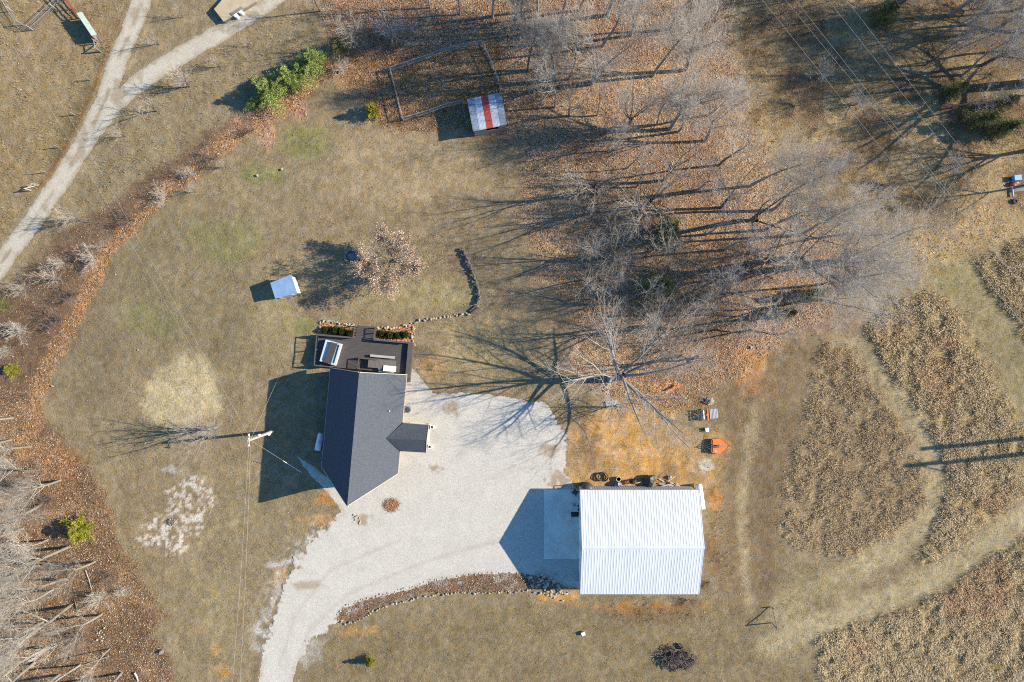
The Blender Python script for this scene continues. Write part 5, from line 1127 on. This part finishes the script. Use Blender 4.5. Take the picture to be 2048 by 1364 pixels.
TREES = '''
B 1222 757 16 1.02 the biggest bare tree, alone at the yard edge, its shadow reaching the cabin roof
O 1292 411 13.5 0.95 dark trunked bare tree leaning right on a thick trunk, left above the upper green cedar
O 1472 443 14.7 1.00 broad bare tree with a thick dark trunk leaning up toward the power lines
H 1340 258 13.7 0.95 bare tree with a dark straight trunk, nearest the middle clearing right of the shed
H 1256 261 11.5 0.90 dark trunked bare tree on the long shadow band right of the striped shed
H 1184 167 13.0 1.00 dark bare tree leaning up to the right, behind the twiggy crown right of the shed
T 1110 214 11.0 0.90 slim grey tree just right of the striped shed, with tangled low twigs
P 1111 158 13.8 0.90 pale grey tree above the striped shed with long white limbs reaching left
T 1138 158 13.8 0.80 slim grey tree next to the pale limbed tree above the striped shed
P 1088 138 14.9 0.90 pale tree whose white upper limb hangs over the pen corner
T 1056 142 13.8 0.80 grey tree at the right end of the pen fence
T 1120 47 14.9 0.85 tall slender grey tree at the upper edge above the pen corner
P 1025 64 14.9 0.90 pale forked tree at the upper edge right above the pen
P 1045 71 14.9 0.80 pale straight tree at the upper edge next to the forked one
T 1075 20 14.9 0.80 grey tree touching the upper edge between the pale trees and slender one
T 985 34 13.8 0.80 grey tree at the upper edge left of the pale forked tree
U 1205 92 14.9 0.95 hazy grey tree near the upper edge beyond the dark leaning tree
U 1262 70 14.9 0.95 hazy grey tree near the upper edge where the wood meets the dark brush
U 1305 152 14.9 0.95 hazy grey crown facing the brushy clearing, highest of the wood's right flank
N 1194 231 8 .9 thin bare tree over the white pebbles right of the striped shed
N 1202 270 6 1.2 low twiggy tree at the start of the long shadow band
O 1138 232 7.0 1.00 small pale crowned tree between shed and shadow band, spreading low
N 1254 337 8 .9 lone thin dark stem in the open leaf floor mid wood
U 1313 249 11.0 0.85 small grey tree standing left of the dark straight trunk
U 1357 263 12.6 0.95 grey tree with several long limbs reaching right, beside the dark straight trunk
H 1410 281 11.5 0.90 bare tree with fine grey crown at the right flank of the upper wood
T 1438 330 12.6 0.95 hazy grey tree on the right flank, halfway between upper wood and power lines
O 1192 385 11.0 1.00 white limbed tree at the wood's left edge, shadow crossing the upper lawn
Q 1327 361 11.0 1.00 pale crowned tree in the middle of the wood above the thick leaning trunk
N 1273 374 7 1 thin tree left of the pale crowned one mid wood
T 1235 300 8.5 0.90 grey tree at the left fringe below the shadow band
O 1442 415 11.5 0.85 slender limbed bare tree left of the broad dark trunked tree
T 1395 380 12.6 0.95 grey tree between the pale crowned tree and the broad dark trunked one
U 1500 372 14.6 0.95 hazy grey tree at the wood edge nearest the lowest power line
U 1545 420 15.9 0.95 outermost hazy grey tree toward the power lines
H 1552 519 17.1 1.00 leaning bare tree with a long trunk pointing up right in the wood's eastern bulge
O 1495 536 15.9 0.95 bare tree in the eastern bulge with a long shadow running to the green cedar
U 1600 532 15.9 0.95 grey tree in the eastern bulge, above the dark olive cedar
H 1642 530 15.9 1.00 easternmost bare tree, its black limb stretching right over mown grass
U 1600 470 15.9 0.95 hazy tree on the eastern rim above the easternmost limb
U 1655 567 14.6 0.95 grey tree beside the dark olive cedar, limbs reaching right
N 1558 632 8 1.1 leaning thin tree below the olive cedar
N 1500 660 9 1.1 leaning thin tree at the lower right corner of the wood
T 1450 500 12.6 0.90 grey tree right of the upper green cedar
N 1412 470 9 1 grey tree touching the upper green cedar
Q 1225 515 10.0 1.00 tangled white limbed tree at the left edge above the lower green cedar
T 1180 512 8.5 1.00 twiggy grey tree at the left edge casting a fan of shadow onto the lawn
N 1290 505 9 1 tall grey tree between the tangled tree and the upper cedar
N 1270 590 8 1 grey tree left of the lower green cedar
O 1225 606 7.6 1.00 low spreading tree in the dark patch left of the lower cedar
Q 1310 655 12.0 1.00 pale branched tree directly below the lower green cedar
T 1284 652 11.4 0.81 straight grey tree with parallel shadow stripes below the lower cedar
N 1370 630 9 1 grey tree right below the lower green cedar
T 1408 600 12.6 0.95 bare tree mid wood between the two cedars and the olive one
N 1462 585 9 1 grey tree mid wood left of the olive cedar
N 1430 660 9 1 grey tree at the lower rim of the wood above the orange boom
O 1365 712 9.3 1.00 broad low bare tree just above the orange boom
T 1475 640 11.5 0.95 tangled grey tree at the lower rim beside the leaning thin tree
N 1180 660 7 1 thin tree at the lower left rim, shadow on the tan lawn
N 1165 560 7 1 thin tree at the left rim facing the dry stone wall
V 1228 812 5 1.4 low sprawling tree over the grey metal sheet
S 1330 700 2.5 1.2 twiggy bush left of the broad low tree
O 716 100 8.0 0.90 white crowned little tree above the pen, beside the brown bush
S 783 72 3.5 1.5 wide brown bush at the upper edge right of the white crowned tree
S 748 96 3 1.1 brown bush touching the white crowned tree
S 690 140 2.5 1 bare grey bush between dark cedar and pen corner
T 640 22 7.0 0.90 small grey tree at the upper edge left of the white crowned tree
T 860 15 9.0 0.80 grey tree at the upper edge above the pen
T 920 28 10.0 0.80 grey tree at the upper edge, second from the pale forked pair
V 380 173 4.8 1 vase shaped bare tree beside the road, larger and upper of the fanned pair
V 313 222 5 1 vase shaped bare tree beside the road, lower of the fanned pair
V 251 273 3 1 little bare tree beside the road fork
V 162 441 4.6 1 vase shaped bare tree at the road's lower left bend
V 318 88 3.2 1 little bare tree between the two road branches, shadow across the gravel
V 366 34 2.8 .8 tiny bare tree between the road branches near the upper edge
V 440 133 2.6 .9 tiny dark bare tree beside the upper road branch
V 498 92 2.6 .9 tiny dark bare tree farther along the upper road branch
V 392 384 2.4 1 knotty little bare tree on the inner lawn edge of the leaf band
V 452 334 2 1 tiny bare tree at the leaf band below the reddish brush
V 120 559 4.5 1.2 pale many stemmed tree in the thicket left of the leaf band
V 62 580 4 1.1 grey many stemmed tree in the thicket near the left edge
V 137 529 3.4 1 bare sapling above the pale many stemmed tree
V 213 494 3 1 pale spiky sapling at the leaf band bend
V 30 704 3.6 1 bare sapling at the left edge between two green shrubs
S 430 318 2 1.3 brown brush clump on the leaf band, uppermost of the thicket
S 330 398 2 1.5 brown brush clump midway along the leaf band
S 268 440 2 1.4 dark brush clump on the leaf band left of the knotty tree
S 190 520 2.2 1.5 brush clump below the spiky sapling
S 120 640 2.2 1.6 purplish brush clump in the thicket below the pale many stemmed tree
S 45 660 2.2 1.6 purplish brush clump near the left edge
S 150 590 2 1.4 brush clump against the leaf band, left lawn corner
S 385 350 1.8 1.3 reddish brush clump beside the knotty little tree
S 505 262 1.6 1.2 low reddish brush at the lawn end of the leaf band
W 432 855 8.5 1.0 bare pale tree beside the straw patch, shadow meeting the pole's shadow
P 25 836 12.5 0.85 pale trunk at the left edge, uppermost of the lower left wood
P 22 880 12.5 0.76 pale trunk at the left edge below the uppermost one
P 60 894 13.8 0.76 pale trunk in the lower left wood above the twiggy tangle
P 120 961 11.2 0.95 grey twiggy tree at the lawn edge of the lower left wood
P 84 1009 13.8 0.95 pale broom shaped tree above the yellow green cedar
P 45 1058 15.0 0.85 pale trunk left of the yellow green cedar
P 27 1046 13.8 0.76 pale trunk at the left edge beside the cedar
P 138 1094 16.2 0.85 long pale trunk directly below the yellow green cedar
P 128 1158 16.2 0.85 long pale trunk in the middle of the lower left wood
P 140 1212 17.5 0.85 longest pale trunk of the lower left wood, pointing to the corner
P 99 1293 16.2 0.85 pale trunk near the lower left corner
P 69 1326 16.2 0.85 pale trunk closest to the lower left corner
Q 189 1124 8.0 0.90 small greenish grey tree at the lawn edge below the cedar
Q 203 1229 8.0 1.00 fine twigged pale tree at the lawn edge mid wood
P 243 1346 15.0 0.76 pale trunk at the lower edge, rightmost of the lower left wood
T 60 1180 12.0 0.90 grey tree deep in the lower left wood
T 35 1240 12.0 0.90 grey tree at the left edge of the lower left wood
T 160 1330 11.0 0.80 grey tree at the lower edge of the lower left wood
N 219 1298 6 1 thin pale tree beside the rock scatter
B 2046 168 19 1 huge grey tree at the right edge, trunk shadow forking under the power lines
H 1990 60 13.0 1.00 broad grey tree in the upper right corner
U 1935 50 12.0 1.00 hazy grey tree left of the upper right corner tree
H 1965 130 11.0 1.00 tangled grey tree above the right edge cedar
U 1880 70 11.0 1.00 grey tree in the shaded upper right wood
U 2030 20 13.0 1.00 grey tree in the very corner at upper right
U 2000 205 11.0 1.00 grey tree behind the huge one at the right edge
N 1850 130 8 1 thin tree under the upper right power line
N 1905 215 8 1 thin tree left of the right edge cedar
U 1770 25 11.0 1.00 grey tree at the upper edge between power lines
H 1760 -15 14.0 1.00 tree just beyond the upper edge, shadow across the brush
B 1965 -30 17 1 tree just beyond the upper edge above the shaded wood
H 2120 60 14.0 1.00 tree just beyond the right edge near the corner
H 2130 290 14.0 1.00 tree just beyond the right edge behind the junk
U 2110 360 12.0 1.00 tree just beyond the right edge below the junk
S 1640 150 2.5 1.4 dark brush clump in the clearing below the power lines
S 1600 210 2.3 1.4 brush clump at the left side of the clearing
S 1710 210 2.5 1.4 brush clump between the second and fourth power lines
S 1560 30 2.5 1.5 dark brush clump at the upper edge beside the lowest power line
S 1690 320 2 1.4 low brush clump on the gold leaves below the forked shadow
S 1780 370 2 1.4 low brush clump under the converging lines
S 1900 330 2.4 1.4 brush clump left of the junk at the right edge
S 1940 20 3 1.4 grey brush clump in the upper right corner wood
S 1925 80 3 1.4 grey brush clump below the corner wood trees
S 225 1150 1.8 1.3 dry brush clump along the lower left wood margin
S 250 1180 1.5 1.3 smaller dry brush clump along the lower left wood margin
S 40 960 2.2 1.5 grey twig tangle at the left edge above the broom tree
S 1425 1165 1.2 1.2 dry weed clump behind the barn corner
S 1380 1200 1.2 1.2 dry weed clump along the barn's lower wall
T 75 1120 14 .9 grey tree between the two long pale trunks of the lower left wood
P 30 1150 14 .9 pale trunk at the left edge halfway down the lower left wood
P 85 1245 15 .9 pale trunk parallel to the longest one in the lower left wood
T 20 1310 14 .9 grey tree beside the lower left corner
N 150 1268 8 1.1 thin pale tree right of the corner trunks in the lower left wood
P 118 1350 13 .9 pale trunk cut by the lower edge, second from the right
N 95 1080 8 1.1 thin pale tree left of the yellow green cedar
T 15 980 13 .9 grey tree at the left edge above the cedar shadow
H 1700 520 12 1 hazy crowned tree beyond the easternmost limb, nearest the mown grass
U 1680 470 12 1 slim hazy tree at the eastern rim under the lowest power line
H 1625 600 11 1 hazy spreading tree below the eastern limb, right of the olive cedar
U 1530 460 13 1 slim hazy tree above the long leaning trunk in the eastern bulge
U 1420 230 12 1 slim hazy tree on the upper right flank above the fine grey crown
H 1370 140 13 1 hazy spreading tree at the upper right flank beside the brushy clearing
U 1340 60 13 1 slim hazy tree at the upper edge, rightmost of the wood
U 1160 20 13 1 slim hazy tree at the upper edge right of the tall slender one
H 1215 30 13 1 hazy spreading tree at the upper edge mid wood
U 1925 150 12 1 slim hazy tree above the cedar under the power line
H 1900 30 13 1 hazy spreading tree at the upper edge in the shaded corner wood
U 2040 100 13 1 slim hazy tree at the right edge above the huge grey tree
S 205 1190 2.4 1.5 brown brush clump between the lower left trunks and the lawn
S 150 1130 2.6 1.4 grey brush clump under the yellow green cedar's side
S 60 1100 2.8 1.5 tangled brush among the lower left trunks, left of the cedar
S 170 1270 2.4 1.5 tangled brush beside the rock scatter in the lower left wood
S 30 930 2.6 1.6 grey brush at the left edge between two pale trunks
S 110 1000 2.2 1.4 grey brush beside the broom shaped tree
T 105 1180 11 .9 grey tree standing behind the middle long trunk of the lower left wood
N 70 940 8 1.1 thin twiggy tree on the orange leaves above the broom tree
'''
for ln in TREES.strip().splitlines():
    k, px, py, h, w, lab = ln.split(None, 5); plant(k, float(px), float(py), float(h), lab, float(w), turn=BIG_TURN if px == '1222' else None)

# evergreens
def needles(pts, dirs, ln, w, g, per):
    n = len(pts) * per; A = np.repeat(pts, per, 0) + g.normal(0, 1, (n, 3)) * np.repeat(np.linalg.norm(dirs, axis=1), per)[:, None] * .16
    d = np.repeat(dirs / (np.linalg.norm(dirs, axis=1, keepdims=True) + 1e-9), per, 0) + g.normal(0, .55, (n, 3)); d /= np.linalg.norm(d, axis=1, keepdims=True)
    u = np.cross(d, g.normal(0, 1, (n, 3))); u /= np.linalg.norm(u, axis=1, keepdims=True)
    L = ln * g.uniform(.5, 1.3, (n, 1)); W = w * g.uniform(.6, 1.3, (n, 1))
    V = np.stack([A, A + d * L * .5 + u * W, A + d * L, A + d * L * .5 - u * W], 1).reshape(-1, 3)
    return V, np.arange(n * 4).reshape(-1, 4)
EG = {'green': island_mat('green_cedar_needles', [alb(62, 78, 38, 1.8), alb(106, 122, 58, 1.8), alb(138, 150, 78, 1.8), alb(180, 184, 108, 1.8)]),
      'yellow': island_mat('yellow_green_needles', [alb(96, 98, 24, 1.15), alb(142, 142, 40, 1.15), alb(170, 166, 58, 1.15), alb(198, 190, 92, 1.15)]),
      'olive': island_mat('dark_olive_needles', [alb(62, 64, 34, 1.6), alb(96, 96, 54, 1.6), alb(122, 118, 72, 1.6), alb(150, 142, 96, 1.6)]),
      'box': island_mat('boxwood_leaves', [alb(34, 44, 18), alb(60, 70, 28), alb(84, 90, 40), alb(112, 116, 60)])}
def cedar(seed, h, r, m, name='cedar_tree', ns=170, per=42, prof=.75, ln=.22, w=.035, lumpy=.35):
    g = np.random.default_rng(seed); o = thing(name, 'x', 'tree' if h > 1.5 else 'shrub', HIDE)
    MB().tube([(0, 0, -.1), (0, 0, h * .5), (0, 0, h * .96)], [r * .06 + .02, r * .045 + .015, .012], 7).build('trunk', BARK['dark'], o)
    lob = [(g.uniform(0, 6.28), g.uniform(.7, 1.25)) for _ in range(7)]; pts = []; dirs = []
    for i in range(ns):
        t = g.random() ** 1.25 * .97 + .02; az = g.uniform(0, 6.28)
        k = 1 + lumpy * sum(math.sin((q + 1) * az + a) * b for q, (a, b) in enumerate(lob)) / 4
        rr = r * (1 - t) ** prof * k * g.uniform(.75, 1.1); up = g.uniform(.15, .8)
        d = np.array([math.cos(az), math.sin(az), up]) * max(rr, .1 * r)
        base = np.array([0, 0, h * t * .9])
        for f in (.25, .5, .72, .9):
            pts.append(base + d * f * np.array([1, 1, .5])); dirs.append(d * .45)
    V, F = needles(np.array(pts), np.array(dirs), ln, w, g, max(4, per // 4)); V[:, 2] = np.maximum(V[:, 2], .02)
    np_mesh('foliage', V, F, m, o); return o
CED = {'green': [cedar(1, 4.2, 1.9, EG['green'], ns=130, ln=.26, w=.022, lumpy=.9, per=110), cedar(2, 4.2, 1.9, EG['green'], ns=130, ln=.26, w=.022, lumpy=.9, per=110)],
       'yellow': [cedar(3, 3.0, 1.1, EG['yellow'], ns=110, lumpy=.8, per=56, ln=.26), cedar(4, 3.0, 1.1, EG['yellow'], ns=130, lumpy=.9, per=100, ln=.2, w=.02)],
       'olive': [cedar(5, 8, 2.4, EG['olive'], ns=190, ln=.34, w=.03, prof=.6, lumpy=.8, per=70), cedar(6, 8, 2.4, EG['olive'], ns=190, ln=.34, w=.03, prof=.6, lumpy=.8, per=70)]}
CH = dict(green=4.2, yellow=3.0, olive=8)
def place(src, h0, px, py, h, lab, group, wide=1.0):
    s_ = h / h0; loc = P(px, py); rz = rnd.uniform(0, 6.28); sc = (s_ * wide, s_ * wide, s_)
    if src.name not in seen_proto:
        seen_proto.add(src.name); src.location = loc; src.rotation_euler.z = rz; src.scale = sc; src['label'] = lab; src['group'] = group; return src
    return copy_tree(src, lab, loc, rz, sc, group)
for k, i, px, py, h, w, lab in (('green', 0, 541, 193, 4.2, 1.05, 'bushy green cedar at the lower end of the roadside cedar row'), ('green', 1, 583, 164, 4.0, 1.05, 'bushy green cedar in the middle of the roadside cedar row'),
        ('green', 0, 631, 134, 4.0, 1.05, 'bushy green cedar at the upper end of the roadside cedar row'), ('olive', 0, 682, 98, 3.6, 1.0, 'dark cedar standing beyond the upper end of the cedar row'),
        ('green', 0, 607, 150, 3.2, 1, 'smaller green cedar wedged between the upper two of the row'), ('green', 0, 513, 207, 1.8, 1.2, 'low spreading cedar at the lower tip of the roadside cedar row'), ('green', 1, 562, 184, 3.0, 1, 'small green cedar wedged between the lower two of the row'),
        ('yellow', 0, 748, 227, 3.0, .82, 'narrow yellow green conifer beside the leafy pen'), ('yellow', 1, 743, 1319, 2.1, .85, 'little yellow green conifer alone on the south lawn'), ('yellow', 1, 172, 1054, 3.2, 1.4, 'broad yellow green cedar at the edge of the lower left wood'),
        ('olive', 0, 1332, 468, 5.0, 1.3, 'upper dark olive cedar inside the main wood'), ('olive', 1, 1313, 574, 5.0, 1.3, 'lower dark olive cedar inside the main wood'), ('olive', 0, 1618, 590, 4.2, 1.0, 'dark olive cedar in the eastern bulge of the wood'), ('olive', 1, 1570, 627, 3.4, .95, 'smaller olive cedar below the eastern bulge cedar'),
        ('olive', 0, 1896, 190, 4.2, 1.0, 'dark green cedar under the upper right power line'), ('olive', 1, 1950, 250, 4.4, 1.3, 'wide dark green cedar below the huge right edge tree'), ('olive', 0, 1990, 266, 4.4, 1.3, 'dark green cedar nearest the junk at the right edge'), ('olive', 1, 1756, 40, 4.5, 1.2, 'dark cedar in the shade at the upper edge'), ('olive', 1, 1995, 215, 4, 1, 'small dark cedar beside the huge right edge tree'),
        ('yellow', 1, 30, 738, 2.0, 1.1, 'yellowish green shrub at the left edge'), ('olive', 1, 12, 610, 3, 1, 'dark green shrub at the left edge beside the thicket')):
    place(CED[k][i], CH[k], px, py, h, lab, 'evergreens', w)
BOX = cedar(8, .95, .5, EG['box'], 'boxwood_shrub', ns=130, per=40, prof=.42, ln=.09, w=.03, lumpy=.15)
for px, py, lab in ((653, 660, 'leftmost boxwood in the bed left of the deck stairs'), (673, 661, 'second boxwood from the left end of the left shrub bed'), (686, 663, 'third boxwood from the left end of the left shrub bed'), (701, 667, 'boxwood touching the left side of the deck stairs'),
                    (765, 667, 'boxwood nearest the right side of the deck stairs'), (781, 670, 'second boxwood right of the deck stairs'), (797, 671, 'third boxwood right of the deck stairs'), (812, 669, 'boxwood farthest right, beside the stone column')):
    place(BOX, 1.0, px, py, rnd.uniform(.95, 1.15), lab, 'boxwood shrubs along the deck')
# the copper leaved tree
co = oak(61, 8.2, 1.7, 'copper_leaf_tree', 'pale', 'ptwig', (14, 10, 8, 5), .3, 1.75, .018, .46, .014); co.location = P(795, 523); co['label'] = 'round tree still holding copper leaves on the lawn, shadow on the fire ring'; co.scale = (.92, .92, 1.0)
tw = [c for c in co.children if c.name.startswith('crown')][0]; g = np.random.default_rng(6)
va = np.empty(len(tw.data.vertices) * 3, np.float32); tw.data.vertices.foreach_get('co', va); va = va.reshape(-1, 3)
pick = va[g.integers(0, len(va), 2600)]; rr = np.hypot(pick[:, 0], pick[:, 1]); pick = pick[(g.random(len(pick)) < np.clip((rr - .6) / 3.2, .25, 1)) & (pick[:, 2] > 1.6)]
pick = np.repeat(pick, 8, 0) + g.normal(0, .16, (len(pick) * 8, 3))
V, F = needles(pick, g.normal(0, .25, pick.shape) + np.array([0, 0, -.1]), .17, .06, g, 1)
np_mesh('leaves', V, F, island_mat('copper_leaves', [alb(136, 106, 86, 1.2), alb(184, 150, 124, 1.25), alb(206, 172, 144, 1.25), alb(226, 202, 176, 1.25)]), co)
# brush pile
bp = thing('brush_pile', 'round heap of burnt brush and soil on the south lawn', 'brush pile', P(1352, 1314)); g = random.Random(4); mb = MB()
for i in range(22):
    t = g.uniform(0, 6.28); q = g.random() ** .6; mb.lump((2.4 * q * math.cos(t), 1.5 * q * math.sin(t), .15 + .3 * (1 - q)), (.5, .4, .4 * (1.2 - q)), 400 + i, .4, 1)
mb.build('mound', M['mulch'], bp); mb = MB()
for i in range(170):
    t = g.uniform(0, 6.28); q = g.random() ** .6; c = Vector((2.5 * q * math.cos(t), 1.6 * q * math.sin(t), .25 + .65 * (1 - q))); d = Vector((g.gauss(0, 1), g.gauss(0, 1), g.gauss(0, .35))).normalized() * g.uniform(.3, 1.0)
    mb.tube([c - d * .5, c + d * .5], g.uniform(.015, .04), 5)
mb.build('sticks', BARK['dark'], bp)
# ditch weeds and leaf heap
lp = thing('leaf_heap', 'round brown leaf heap on the gravel below the cabin', 'leaf heap', P(782, 1010))
g = np.random.default_rng(12); n = 900; r_ = np.sqrt(g.random(n)); t = g.uniform(0, 6.28, n)
pt = np.stack([r_ * np.cos(t) * 1.0, r_ * np.sin(t) * .8, .02 + .05 * (1 - r_ ** 2)], -1)
V, F = needles(pt, g.normal(0, .4, pt.shape), .16, .06, g, 2); V[:, 2] *= .35; V[:, 2] = np.maximum(V[:, 2], .012); np_mesh('leaves', V, F, island_mat('brown_leaves', [alb(150, 110, 76), alb(196, 152, 110), alb(222, 184, 142)]), lp)
MB().lump((0, 0, -.02), (.95, .75, .06), 8, .1, 2).build('mound', mat('leaf_mould', alb(170, 130, 92), .9), lp)
